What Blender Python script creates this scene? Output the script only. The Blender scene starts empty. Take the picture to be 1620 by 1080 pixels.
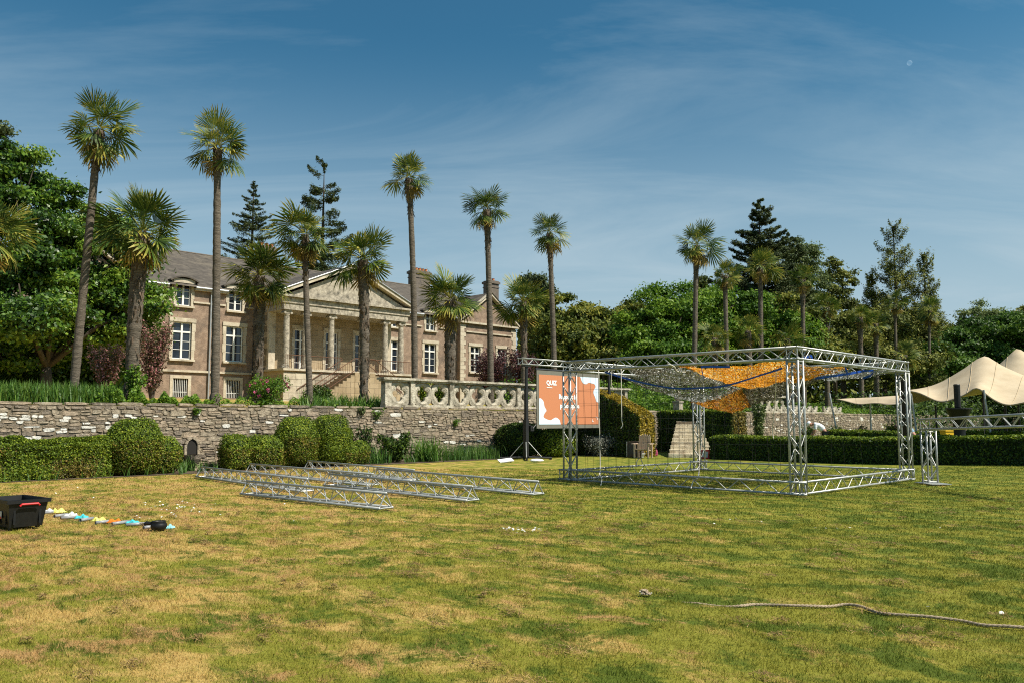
import bpy, bmesh, math, random
import numpy as np
from mathutils import Vector, Matrix, Quaternion

R = math.radians
random.seed(7)
scene = bpy.context.scene
COL = scene.collection

# ------------------------------------------------------------------ camera, sky, sun, exposure
F, CX, CY, CAMH = 1314.0, 810.0, 540.0, 1.55
PITCH = math.atan(125.0 / F)
cam_data = bpy.data.cameras.new("camera")
cam = bpy.data.objects.new("camera", cam_data)
COL.objects.link(cam)
cam.location = (0, 0, CAMH)
cam.rotation_euler = (R(90) + PITCH, 0, 0)
cam_data.sensor_width = 36.0
cam_data.lens = F / 1620.0 * 36.0
cam_data.clip_start = 0.1
cam_data.clip_end = 20000
scene.camera = cam

SUN_EL, SUN_AZ = R(52), R(-22)        # azimuth counted from +X towards +Y
world = bpy.data.worlds.new("World")
scene.world = world
world.use_nodes = True
wn, wl = world.node_tree.nodes, world.node_tree.links
wn.clear()
w_out = wn.new("ShaderNodeOutputWorld")
w_bg = wn.new("ShaderNodeBackground")
w_sky = wn.new("ShaderNodeTexSky")
w_sky.sky_type = 'NISHITA'
w_sky.sun_disc = False
w_sky.sun_elevation = SUN_EL
w_sky.sun_rotation = R(90) - SUN_AZ
w_sky.altitude = 0
w_sky.air_density = 1.0
w_sky.dust_density = 1.2
w_sky.ozone_density = 2.0
w_bg.inputs['Strength'].default_value = 0.063
# thin cirrus drawn on the direction of the sky
w_tc = wn.new("ShaderNodeTexCoord")
w_sep = wn.new("ShaderNodeSeparateXYZ")
wl.new(w_tc.outputs['Generated'], w_sep.inputs[0])
w_add = wn.new("ShaderNodeMath"); w_add.operation = 'ADD'; w_add.inputs[1].default_value = 0.18
wl.new(w_sep.outputs['Z'], w_add.inputs[0])
w_dx = wn.new("ShaderNodeMath"); w_dx.operation = 'DIVIDE'
w_dy = wn.new("ShaderNodeMath"); w_dy.operation = 'DIVIDE'
wl.new(w_sep.outputs['X'], w_dx.inputs[0]); wl.new(w_add.outputs[0], w_dx.inputs[1])
wl.new(w_sep.outputs['Y'], w_dy.inputs[0]); wl.new(w_add.outputs[0], w_dy.inputs[1])
w_cmb = wn.new("ShaderNodeCombineXYZ")
wl.new(w_dx.outputs[0], w_cmb.inputs[0]); wl.new(w_dy.outputs[0], w_cmb.inputs[1])
w_map = wn.new("ShaderNodeMapping")
w_map.inputs['Rotation'].default_value = (0, 0, R(28))
w_map.inputs['Scale'].default_value = (0.55, 1.5, 1)
wl.new(w_cmb.outputs[0], w_map.inputs[0])
w_noise = wn.new("ShaderNodeTexNoise")
w_noise.inputs['Scale'].default_value = 1.1
w_noise.inputs['Detail'].default_value = 9
w_noise.inputs['Roughness'].default_value = 0.62
w_noise.inputs['Distortion'].default_value = 0.9
wl.new(w_map.outputs[0], w_noise.inputs[0])
w_ramp = wn.new("ShaderNodeValToRGB")
w_ramp.color_ramp.elements[0].position = 0.46
w_ramp.color_ramp.elements[0].color = (0, 0, 0, 1)
w_ramp.color_ramp.elements[1].position = 0.80
w_ramp.color_ramp.elements[1].color = (0.38, 0.38, 0.38, 1)
wl.new(w_noise.outputs['Fac'], w_ramp.inputs[0])
w_tint = wn.new("ShaderNodeMix"); w_tint.data_type = 'RGBA'; w_tint.blend_type = 'MULTIPLY'
w_tint.inputs[0].default_value = 1.0
w_tint.inputs[7].default_value = (0.36, 0.86, 0.93, 1)
wl.new(w_sky.outputs[0], w_tint.inputs[6])
w_mix = wn.new("ShaderNodeMix"); w_mix.data_type = 'RGBA'
w_mix.inputs[7].default_value = (4.6, 5.9, 6.7, 1)
w_hz = wn.new("ShaderNodeMapRange"); w_hz.interpolation_type = 'SMOOTHSTEP'
w_hz.inputs[1].default_value = 0.0; w_hz.inputs[2].default_value = 0.44
w_hz.inputs[3].default_value = 1.0; w_hz.inputs[4].default_value = 0.0
wl.new(w_sep.outputs['Z'], w_hz.inputs[0])
w_sum = wn.new("ShaderNodeMath"); w_sum.operation = 'ADD'; w_sum.use_clamp = True
wl.new(w_ramp.outputs[0], w_sum.inputs[0]); wl.new(w_hz.outputs[0], w_sum.inputs[1])
wl.new(w_sum.outputs[0], w_mix.inputs[0])
wl.new(w_tint.outputs[2], w_mix.inputs[6])
wl.new(w_mix.outputs[2], w_bg.inputs['Color'])
wl.new(w_bg.outputs[0], w_out.inputs['Surface'])

sun_data = bpy.data.lights.new("sun", 'SUN')
sun_data.energy = 4.6
sun_data.angle = R(0.53)
sun_data.color = (1.0, 0.92, 0.78)
sun = bpy.data.objects.new("sun", sun_data)
COL.objects.link(sun)
sdir = Vector((math.cos(SUN_EL) * math.cos(SUN_AZ), math.cos(SUN_EL) * math.sin(SUN_AZ), math.sin(SUN_EL)))
sun.rotation_euler = sdir.to_track_quat('Z', 'Y').to_euler()
sun.location = sdir * 60

scene.view_settings.view_transform = 'Standard'
scene.view_settings.look = 'None'
scene.view_settings.exposure = 0.68
scene.view_settings.gamma = 1.0
scene.render.engine = 'CYCLES'
scene.cycles.use_denoising = False
scene.cycles.filter_width = 1.1
scene.cycles.max_bounces = 6
scene.cycles.transparent_max_bounces = 8
scene.cycles.use_adaptive_sampling = True

# ------------------------------------------------------------------ place helpers
TH = math.atan2(1320.0, 1285.0)       # the house, the wall and the stage frame share this direction
UX, UY = math.cos(TH), math.sin(TH)   # along the wall, away to the right
VX, VY = -UY, UX                      # towards the house

def fr(a, b, z=0.0):
    return Vector((a * UX + b * VX, a * UY + b * VY, z))
def fr_inv(p):
    return p[0] * UX + p[1] * UY, p[0] * VX + p[1] * VY
def ray(x, y):
    up = (CY - y) / F
    return Vector(((x - CX) / F, math.cos(PITCH) - up * math.sin(PITCH), math.sin(PITCH) + up * math.cos(PITCH)))
def at(x, y, Y):
    r = ray(x, y)
    k = Y / r.y
    return Vector((r.x * k, Y, CAMH + r.z * k))
def ground_at(x, y, z=0.0):
    r = ray(x, y)
    k = (z - CAMH) / r.z
    return Vector((r.x * k, r.y * k, z))
def on_b(x, b, y=630):
    r = ray(x, y)
    k = b / (r.x * VX + r.y * VY)
    return Vector((r.x * k, r.y * k, 0))
def z_at(x, y, P):
    r = ray(x, y)
    return CAMH + r.z * P.y / r.y
def mpp(Y):
    return Y / F
def gz(x, y):
    t = min(1, max(0, (x - 11.0) / 6.5))
    return 0.17 * t * t * (3 - 2 * t)
B_WALL, WALL_TOP = 25.6, 2.10
def tz(a, b):
    t = min(1, max(0, (b - 27.0) / 24.0))
    return 2.02 + 0.9 * t

# ------------------------------------------------------------------ materials
MATS = {}
def mat(name, c1, c2=None, rough=0.8, scale=4.0, detail=5, bump=0.0, bscale=None, metal=0.0, c3=None,
        s3=1.0, t3=(0.55, 0.7), spec=0.3, coords='Object', stretch=(1, 1, 1), ramp=(0.35, 0.65), trans=0.0):
    m = bpy.data.materials.new(name)
    m.use_nodes = True
    nt = m.node_tree; n, l = nt.nodes, nt.links
    bs = n['Principled BSDF']
    bs.inputs['Roughness'].default_value = rough
    bs.inputs['Metallic'].default_value = metal
    bs.inputs['Specular IOR Level'].default_value = spec
    tc = n.new("ShaderNodeTexCoord")
    mp = n.new("ShaderNodeMapping")
    mp.inputs['Scale'].default_value = stretch
    if coords == 'World':
        g = n.new("ShaderNodeNewGeometry"); l.new(g.outputs['Position'], mp.inputs[0])
    else:
        l.new(tc.outputs['Object'], mp.inputs[0])
    colout = None
    if c2 is None:
        bs.inputs['Base Color'].default_value = (*c1, 1)
    else:
        ns = n.new("ShaderNodeTexNoise")
        ns.inputs['Scale'].default_value = scale; ns.inputs['Detail'].default_value = detail
        ns.inputs['Roughness'].default_value = 0.65
        l.new(mp.outputs[0], ns.inputs[0])
        rp = n.new("ShaderNodeValToRGB")
        rp.color_ramp.elements[0].position, rp.color_ramp.elements[1].position = ramp
        rp.color_ramp.elements[0].color = (*c1, 1); rp.color_ramp.elements[1].color = (*c2, 1)
        l.new(ns.outputs['Fac'], rp.inputs[0])
        colout = rp.outputs[0]
        if c3 is not None:
            n3 = n.new("ShaderNodeTexNoise")
            n3.inputs['Scale'].default_value = s3; n3.inputs['Detail'].default_value = 6
            n3.inputs['Roughness'].default_value = 0.7
            l.new(mp.outputs[0], n3.inputs[0])
            r3 = n.new("ShaderNodeValToRGB")
            r3.color_ramp.elements[0].position, r3.color_ramp.elements[1].position = t3
            l.new(n3.outputs['Fac'], r3.inputs[0])
            mx = n.new("ShaderNodeMix"); mx.data_type = 'RGBA'
            l.new(r3.outputs[0], mx.inputs[0]); l.new(colout, mx.inputs[6])
            mx.inputs[7].default_value = (*c3, 1)
            colout = mx.outputs[2]
        l.new(colout, bs.inputs['Base Color'])
    if bump > 0:
        nb = n.new("ShaderNodeTexNoise")
        nb.inputs['Scale'].default_value = bscale or scale * 3; nb.inputs['Detail'].default_value = 6
        l.new(mp.outputs[0], nb.inputs[0])
        bp = n.new("ShaderNodeBump")
        bp.inputs['Strength'].default_value = bump; bp.inputs['Distance'].default_value = 0.05
        l.new(nb.outputs['Fac'], bp.inputs['Height'])
        l.new(bp.outputs[0], bs.inputs['Normal'])
    if trans > 0:
        tr = n.new("ShaderNodeBsdfTranslucent")
        if colout is not None: l.new(colout, tr.inputs[0])
        else: tr.inputs[0].default_value = (*c1, 1)
        ms = n.new("ShaderNodeMixShader"); ms.inputs[0].default_value = trans
        l.new(bs.outputs[0], ms.inputs[1]); l.new(tr.outputs[0], ms.inputs[2])
        l.new(ms.outputs[0], n['Material Output'].inputs['Surface'])
    MATS[name] = m
    return m

def leaf_mat(name, stops, trans=0.3, rough=0.55, spec=0.3, use_object=False, nscale=0.35, namt=0.45):
    """colour from the per-leaf value 'rnd', shifted clump by clump with a slow noise"""
    m = bpy.data.materials.new(name)
    m.use_nodes = True
    n, l = m.node_tree.nodes, m.node_tree.links
    bs = n['Principled BSDF']
    bs.inputs['Roughness'].default_value = rough
    bs.inputs['Specular IOR Level'].default_value = spec
    at_ = n.new("ShaderNodeAttribute"); at_.attribute_name = 'rnd'
    val = at_.outputs['Fac']
    g = n.new("ShaderNodeNewGeometry")
    ns = n.new("ShaderNodeTexNoise"); ns.inputs['Scale'].default_value = nscale; ns.inputs['Detail'].default_value = 3
    l.new(g.outputs['Position'], ns.inputs[0])
    mm = n.new("ShaderNodeMath"); mm.operation = 'MULTIPLY_ADD'
    mm.inputs[1].default_value = namt * 2; mm.inputs[2].default_value = -namt
    l.new(ns.outputs['Fac'], mm.inputs[0])
    ad = n.new("ShaderNodeMath"); ad.operation = 'ADD'
    l.new(val, ad.inputs[0]); l.new(mm.outputs[0], ad.inputs[1])
    fac = ad.outputs[0]
    if use_object:
        oi = n.new("ShaderNodeObjectInfo")
        m2 = n.new("ShaderNodeMath"); m2.operation = 'MULTIPLY_ADD'
        m2.inputs[1].default_value = 0.5; m2.inputs[2].default_value = -0.25
        l.new(oi.outputs['Random'], m2.inputs[0])
        a2 = n.new("ShaderNodeMath"); a2.operation = 'ADD'
        l.new(fac, a2.inputs[0]); l.new(m2.outputs[0], a2.inputs[1])
        fac = a2.outputs[0]
    rp = n.new("ShaderNodeValToRGB")
    els = rp.color_ramp.elements
    while len(els) < len(stops): els.new(0.5)
    for e, (p, c) in zip(els, stops):
        e.position = p; e.color = (*c, 1)
    l.new(fac, rp.inputs[0])
    l.new(rp.outputs[0], bs.inputs['Base Color'])
    if trans > 0:
        tr = n.new("ShaderNodeBsdfTranslucent"); l.new(rp.outputs[0], tr.inputs[0])
        ms = n.new("ShaderNodeMixShader"); ms.inputs[0].default_value = trans
        l.new(bs.outputs[0], ms.inputs[1]); l.new(tr.outputs[0], ms.inputs[2])
        l.new(ms.outputs[0], n['Material Output'].inputs['Surface'])
    MATS[name] = m
    return m

mat('render', (0.182, 0.126, 0.092), (0.330, 0.240, 0.177), 0.9, 2.6, 11, 0.6, 14, c3=(0.105, 0.085, 0.07), s3=0.8, t3=(0.47, 0.74))
mat('limestone', (0.40, 0.34, 0.255), (0.55, 0.49, 0.385), 0.85, 2.2, 7, 0.3, 18, c3=(0.20, 0.175, 0.14), s3=1.3, t3=(0.53, 0.7))
mat('column_stone', (0.24, 0.21, 0.165), (0.47, 0.42, 0.335), 0.9, 5, 8, 0.5, 22, c3=(0.11, 0.10, 0.08), s3=3.0, t3=(0.5, 0.68))
mat('ashlar_warm', (0.33, 0.255, 0.16), (0.45, 0.36, 0.245), 0.85, 1.6, 6, 0.2, 16, c3=(0.27, 0.2, 0.13), s3=0.8, t3=(0.5, 0.75))
mat('lichen_stone', (0.33, 0.29, 0.225), (0.56, 0.52, 0.43), 0.92, 5, 8, 0.6, 20, c3=(0.13, 0.115, 0.085), s3=2.6, t3=(0.48, 0.64))
mat('slate', (0.055, 0.047, 0.04), (0.105, 0.09, 0.075), 0.8, 2.0, 9, 0.3, 8, c3=(0.16, 0.135, 0.10), s3=0.5, t3=(0.5, 0.8), stretch=(1, 1, 2))
mat('zinc', (0.33, 0.35, 0.37), (0.42, 0.44, 0.46), 0.5, 3, 4, metal=0.4)
mat('white_paint', (0.74, 0.74, 0.72), (0.66, 0.66, 0.63), 0.5, 6, 4)
mat('pane_glass', (0.016, 0.022, 0.032), None, 0.06, spec=0.9)
mat('interior_dark', (0.02, 0.018, 0.016), None, 0.9)  # near-black, stands in for unlit rooms and the shade in the niche
mat('terracotta', (0.5, 0.17, 0.06), (0.38, 0.13, 0.05), 0.8, 8)
mat('brick_dark', (0.10, 0.085, 0.075), (0.17, 0.14, 0.11), 0.9, 5, 5, 0.3)
mat('rust_iron', (0.16, 0.075, 0.04), (0.09, 0.05, 0.035), 0.8, 9)
mat('mortar', (0.10, 0.085, 0.062), (0.27, 0.215, 0.15), 0.95, 7, 9, 0.8, 40)
mat('stone_grey', (0.17, 0.138, 0.10), (0.40, 0.335, 0.25), 0.92, 9, 9, 0.6, 26, c3=(0.5, 0.46, 0.39), s3=5, t3=(0.6, 0.75), coords='World')
mat('stone_tan', (0.24, 0.185, 0.13), (0.40, 0.32, 0.24), 0.92, 9, 9, 0.6, 26, c3=(0.12, 0.10, 0.08), s3=4, t3=(0.52, 0.68), coords='World')
mat('stone_dark', (0.115, 0.095, 0.075), (0.25, 0.205, 0.16), 0.92, 10, 9, 0.6, 26, c3=(0.42, 0.38, 0.31), s3=7, t3=(0.6, 0.76), coords='World')
mat('stone_white', (0.46, 0.44, 0.39), (0.78, 0.76, 0.72), 0.9, 9, 8, 0.5, 26, c3=(0.24, 0.2, 0.15), s3=9, t3=(0.55, 0.68), coords='World')
mat('step_stone', (0.52, 0.44, 0.31), (0.70, 0.62, 0.47), 0.9, 3, 8, 0.4, 20, c3=(0.26, 0.19, 0.12), s3=2.0, t3=(0.5, 0.68), coords='World')
mat('aluminium', (0.30, 0.315, 0.31), (0.46, 0.465, 0.45), 0.45, 7, 4, metal=0.45, spec=0.5)
mat('black_metal', (0.016, 0.016, 0.018), None, 0.45, spec=0.5)
mat('black_plastic', (0.005, 0.0055, 0.006), (0.009, 0.0095, 0.010), 0.5, 20, 4, spec=0.35)
mat('red_plastic', (0.55, 0.02, 0.025), None, 0.4, spec=0.5)
mat('label_grey', (0.42, 0.44, 0.46), (0.62, 0.62, 0.62), 0.5, 20)
mat('grey_pipe', (0.20, 0.205, 0.225), (0.27, 0.275, 0.29), 0.45, 8, spec=0.5)
mat('cloth_yellow', (0.72, 0.72, 0.10), (0.82, 0.83, 0.30), 0.8, 14, trans=0.2)
mat('cloth_white', (0.78, 0.78, 0.76), None, 0.8, trans=0.2)
mat('cloth_cyan', (0.03, 0.48, 0.56), (0.10, 0.62, 0.68), 0.8, 14, trans=0.2)
mat('cloth_pale_cyan', (0.30, 0.68, 0.72), None, 0.8, trans=0.2)
mat('cloth_orange', (0.75, 0.2, 0.02), None, 0.8, trans=0.2)
mat('screen_border', (0.15, 0.145, 0.12), (0.17, 0.165, 0.14), 0.8, 3)
mat('slide_orange', (0.53, 0.205, 0.10), None, 0.6)
mat('slide_blue', (0.62, 0.74, 0.86), None, 0.6)
mat('slide_white', (0.80, 0.80, 0.82), None, 0.6)
mat('strap_blue', (0.01, 0.07, 0.42), (0.02, 0.10, 0.55), 0.6, 6)
mat('rope_white', (0.68, 0.65, 0.58), (0.52, 0.48, 0.42), 0.9, 30)
mat('rope_tan', (0.42, 0.33, 0.235), (0.25, 0.195, 0.135), 0.95, 60, 6)
mat('net_black', (0.012, 0.012, 0.012), None, 0.8)
mat('tent_cloth', (0.48, 0.385, 0.26), (0.57, 0.47, 0.33), 0.85, 1.2, 7, 0.25, 2.2, trans=0.12, coords='World')
mat('tent_edge', (0.40, 0.32, 0.21), None, 0.85)
mat('wood_pale', (0.46, 0.34, 0.25), (0.55, 0.43, 0.33), 0.8, 8)
mat('wood_dark', (0.07, 0.05, 0.04), (0.11, 0.08, 0.06), 0.8, 8)
mat('pink_plastic', (0.42, 0.07, 0.15), None, 0.6)
mat('bag_red', (0.62, 0.03, 0.03), (0.5, 0.02, 0.03), 0.5, 5)
mat('verdigris', (0.13, 0.20, 0.15), (0.2, 0.28, 0.21), 0.8, 6)
mat('yellow_plastic', (0.7, 0.42, 0.02), None, 0.6)
mat('skin', (0.42, 0.22, 0.15), None, 0.6)
mat('shirt_white', (0.74, 0.76, 0.80), None, 0.8)
mat('shirt_blue', (0.22, 0.33, 0.46), None, 0.8)
mat('trousers', (0.04, 0.045, 0.06), None, 0.8)
mat('bark', (0.05, 0.04, 0.03), (0.10, 0.082, 0.065), 0.95, 6, 7, 0.6, 14, stretch=(1, 1, 0.3))
mat('palm_trunk', (0.075, 0.062, 0.048), (0.185, 0.155, 0.122), 0.95, 7, 6, 0.9, 22, stretch=(0.5, 0.5, 3.2))
mat('palm_fibre', (0.055, 0.04, 0.028), (0.15, 0.11, 0.075), 0.98, 9, 7, 1.0, 30, stretch=(1, 1, 0.5))
mat('soil', (0.06, 0.042, 0.028), (0.11, 0.08, 0.055), 0.95, 3, 7, 0.6)
mat('moon', (0.75, 0.76, 0.74), (0.6, 0.62, 0.62), 0.95, 0.02, 4)

leaf_mat('net_orange', [(0.0, (0.55, 0.19, 0.008)), (0.5, (0.82, 0.36, 0.025)), (0.85, (0.88, 0.50, 0.07)), (1.0, (0.9, 0.74, 0.38))], 0.5, 0.75)
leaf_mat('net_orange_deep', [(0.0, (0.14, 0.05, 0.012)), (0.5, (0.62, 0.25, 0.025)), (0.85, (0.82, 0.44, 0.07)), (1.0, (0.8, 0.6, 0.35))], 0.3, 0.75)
leaf_mat('net_grey', [(0.0, (0.10, 0.10, 0.095)), (0.5, (0.28, 0.285, 0.275)), (0.8, (0.50, 0.52, 0.53)), (1.0, (0.78, 0.80, 0.82))], 0.2, 0.7)
leaf_mat('net_olive', [(0.0, (0.05, 0.045, 0.028)), (0.6, (0.17, 0.155, 0.10)), (0.85, (0.3, 0.27, 0.2)), (1.0, (0.65, 0.63, 0.58))], 0.2, 0.8)
leaf_mat('palm_leaf', [(0.0, (0.020, 0.042, 0.010)), (0.35, (0.055, 0.10, 0.016)), (0.65, (0.135, 0.175, 0.026)), (1.0, (0.37, 0.32, 0.06))], 0.28, 0.5, 0.25, True, 0.3, 0.2)
leaf_mat('palm_old_leaf', [(0.0, (0.06, 0.05, 0.02)), (0.5, (0.22, 0.16, 0.035)), (1.0, (0.46, 0.31, 0.06))], 0.25, 0.6, 0.3, True, 0.3, 0.2)
leaf_mat('magnolia_leaf', [(0.0, (0.018, 0.045, 0.008)), (0.35, (0.055, 0.13, 0.014)), (0.7, (0.13, 0.235, 0.022)), (1.0, (0.23, 0.32, 0.035))], 0.35, 0.42, 0.45, nscale=0.5, namt=0.5)
leaf_mat('bright_leaf', [(0.0, (0.04, 0.10, 0.010)), (0.5, (0.10, 0.20, 0.018)), (1.0, (0.20, 0.31, 0.03))], 0.38, 0.55)
leaf_mat('olive_leaf', [(0.0, (0.030, 0.050, 0.009)), (0.5, (0.115, 0.15, 0.022)), (1.0, (0.27, 0.26, 0.036))], 0.28, 0.7)
leaf_mat('brown_leaf', [(0.0, (0.045, 0.058, 0.014)), (0.5, (0.14, 0.17, 0.034)), (1.0, (0.29, 0.29, 0.06))], 0.28, 0.7)
leaf_mat('conifer_leaf', [(0.0, (0.018, 0.034, 0.014)), (0.5, (0.058, 0.088, 0.030)), (1.0, (0.13, 0.155, 0.052))], 0.2, 0.7)
leaf_mat('pale_leaf', [(0.0, (0.06, 0.09, 0.03)), (0.5, (0.13, 0.18, 0.06)), (1.0, (0.24, 0.29, 0.11))], 0.35, 0.7)
leaf_mat('yew_leaf', [(0.0, (0.03, 0.05, 0.006)), (0.4, (0.095, 0.16, 0.012)), (0.75, (0.18, 0.255, 0.018)), (1.0, (0.30, 0.34, 0.03))], 0.28, 0.6, 0.3, False, 1.8, 0.45)
leaf_mat('yew_brown', [(0.0, (0.05, 0.045, 0.010)), (0.4, (0.12, 0.11, 0.017)), (0.75, (0.22, 0.165, 0.03)), (1.0, (0.34, 0.23, 0.06))], 0.25, 0.6, 0.3, False, 2.2, 0.5)  # browned leaves; also paints the sunlit end of the square hedge
leaf_mat('box_leaf', [(0.0, (0.010, 0.026, 0.005)), (0.5, (0.035, 0.075, 0.010)), (1.0, (0.11, 0.175, 0.018))], 0.25, 0.6, 0.3, False, 1.6, 0.4)
leaf_mat('rhodo_leaf', [(0.0, (0.02, 0.05, 0.008)), (0.5, (0.06, 0.135, 0.016)), (1.0, (0.14, 0.235, 0.03))], 0.3, 0.55)
leaf_mat('sunlit_yew_leaf', [(0.0, (0.13, 0.105, 0.010)), (0.5, (0.30, 0.22, 0.018)), (1.0, (0.48, 0.34, 0.035))], 0.25, 0.6, 0.3, False, 1.6, 0.35)  # sunlight put into the leaf colour of the sloping hedge
leaf_mat('strap_leaf', [(0.0, (0.03, 0.085, 0.015)), (0.5, (0.075, 0.17, 0.026)), (1.0, (0.18, 0.29, 0.045))], 0.32, 0.5, 0.4)
leaf_mat('purple_leaf', [(0.0, (0.030, 0.016, 0.017)), (0.55, (0.085, 0.035, 0.038)), (1.0, (0.22, 0.09, 0.10))], 0.25, 0.6)
leaf_mat('pink_bloom', [(0.0, (0.06, 0.07, 0.025)), (0.5, (0.16, 0.12, 0.06)), (0.75, (0.38, 0.15, 0.15)), (1.0, (0.66, 0.32, 0.32))], 0.3, 0.6)
leaf_mat('flower_pink', [(0.0, (0.6, 0.04, 0.2)), (1.0, (0.8, 0.22, 0.4))], 0.2, 0.6)
leaf_mat('grey_leaf', [(0.0, (0.09, 0.10, 0.08)), (1.0, (0.24, 0.25, 0.21))], 0.2, 0.8)
leaf_mat('clippings', [(0.0, (0.07, 0.042, 0.018)), (0.5, (0.21, 0.13, 0.05)), (1.0, (0.42, 0.29, 0.12))], 0.15, 0.9)
leaf_mat('daisy', [(0.0, (0.7, 0.7, 0.66)), (1.0, (0.85, 0.85, 0.82))], 0.1, 0.7)

def lawn_nodes(name, blades):
    """mown grass: green, straw and thatch in patches, drier rows along the mowing direction"""
    m = bpy.data.materials.new(name)
    m.use_nodes = True
    n, l = m.node_tree.nodes, m.node_tree.links
    bs = n['Principled BSDF']
    bs.inputs['Roughness'].default_value = 0.85
    bs.inputs['Specular IOR Level'].default_value = 0.15
    g = n.new("ShaderNodeNewGeometry")
    rot = n.new("ShaderNodeMapping"); rot.inputs['Rotation'].default_value = (0, 0, R(44))
    l.new(g.outputs['Position'], rot.inputs[0])
    def noise(scale, st, detail=6, rough=0.65, dist=0.0):
        mp = n.new("ShaderNodeMapping"); mp.inputs['Scale'].default_value = st
        l.new(rot.outputs[0], mp.inputs[0])
        x = n.new("ShaderNodeTexNoise")
        x.inputs['Scale'].default_value = scale; x.inputs['Detail'].default_value = detail
        x.inputs['Roughness'].default_value = rough; x.inputs['Distortion'].default_value = dist
        l.new(mp.outputs[0], x.inputs[0])
        return x.outputs['Fac']
    def ramp(f, a, b, ca=(0, 0, 0), cb=(1, 1, 1)):
        r = n.new("ShaderNodeValToRGB")
        r.color_ramp.elements[0].position, r.color_ramp.elements[1].position = a, b
        r.color_ramp.elements[0].color = (*ca, 1); r.color_ramp.elements[1].color = (*cb, 1)
        l.new(f, r.inputs[0]); return r.outputs[0]
    def mixc(f, a, b):
        x = n.new("ShaderNodeMix"); x.data_type = 'RGBA'
        l.new(f, x.inputs[0])
        for s, v in ((6, a), (7, b)):
            if isinstance(v, tuple): x.inputs[s].default_value = (*v, 1)
            else: l.new(v, x.inputs[s])
        return x.outputs[2]
    def math2(op, a, b):
        x = n.new("ShaderNodeMath"); x.operation = op
        for s, v in ((0, a), (1, b)):
            if isinstance(v, (int, float)): x.inputs[s].default_value = v
            else: l.new(v, x.inputs[s])
        return x.outputs[0]
    sep = n.new("ShaderNodeSeparateXYZ"); l.new(g.outputs['Position'], sep.inputs[0])
    # the lawn is drier to the left and in the middle, greener at the right
    side = n.new("ShaderNodeMapRange"); side.inputs[1].default_value = -4.5; side.inputs[2].default_value = 6
    side.inputs[3].default_value = 0.022; side.inputs[4].default_value = -0.105
    l.new(sep.outputs['X'], side.inputs[0])
    sp = n.new("ShaderNodeSeparateXYZ"); l.new(rot.outputs[0], sp.inputs[0])
    wob = math2('MULTIPLY', noise(0.35, (1, 1, 1), 3), 5.0)
    band = math2('SINE', math2('ADD', math2('MULTIPLY', sp.outputs['Y'], 5.2), wob), 0.0)
    dry = math2('ADD', noise(1.7, (0.7, 1.05, 1), 10, 0.74, 0.5), side.outputs[0])
    dry = math2('ADD', dry, math2('MULTIPLY', band, 0.022))
    thatch = math2('ADD', noise(2.3, (0.6, 1.05, 1), 11, 0.76, 0.6), side.outputs[0])
    lush = noise(2.0, (0.7, 1.0, 1), 10, 0.74, 0.5)
    lush = math2('SUBTRACT', lush, math2('MULTIPLY', side.outputs[0], 0.5))
    if blades:
        a_ = n.new("ShaderNodeAttribute"); a_.attribute_name = 'rnd'
        r01 = a_.outputs['Fac']
        jit = n.new("ShaderNodeMath"); jit.operation = 'MULTIPLY_ADD'
        jit.inputs[1].default_value = 0.10; jit.inputs[2].default_value = -0.05
        l.new(r01, jit.inputs[0])
        dry = math2('ADD', dry, jit.outputs[0]); thatch = math2('ADD', thatch, jit.outputs[0])
    else:
        r01 = noise(60, (1, 1, 1), 6, 0.8)
    green = mixc(r01, (0.125, 0.135, 0.013), (0.32, 0.295, 0.045))
    straw = mixc(r01, (0.30, 0.20, 0.055), (0.63, 0.44, 0.15))
    brown = mixc(r01, (0.24, 0.14, 0.045), (0.54, 0.34, 0.14))
    deep = mixc(r01, (0.045, 0.075, 0.008), (0.14, 0.175, 0.020))
    if not blades:
        green, straw, brown, deep = [mixc(math2('MULTIPLY', r01, 0.0), x, x) for x in (green, straw, brown, deep)]
    c = mixc(ramp(dry, 0.47, 0.58), green, straw)
    c = mixc(ramp(lush, 0.51, 0.585), c, deep)
    c = mixc(ramp(thatch, 0.53, 0.60), c, brown)
    dark = noise(2.6, (0.8, 1.1, 1), 8, 0.75, 0.4)
    c = mixc(ramp(dark, 0.63, 0.69), c, (0.085, 0.05, 0.022))
    l.new(c, bs.inputs['Base Color'])
    if blades:
        tr = n.new("ShaderNodeBsdfTranslucent"); l.new(c, tr.inputs[0])
        ms = n.new("ShaderNodeMixShader"); ms.inputs[0].default_value = 0.3
        l.new(bs.outputs[0], ms.inputs[1]); l.new(tr.outputs[0], ms.inputs[2])
        l.new(ms.outputs[0], n['Material Output'].inputs['Surface'])
    else:
        bp = n.new("ShaderNodeBump"); bp.inputs['Strength'].default_value = 0.7; bp.inputs['Distance'].default_value = 0.04
        l.new(noise(22, (1, 1, 1), 8, 0.75), bp.inputs['Height']); l.new(bp.outputs[0], bs.inputs['Normal'])
    MATS[name] = m
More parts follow.
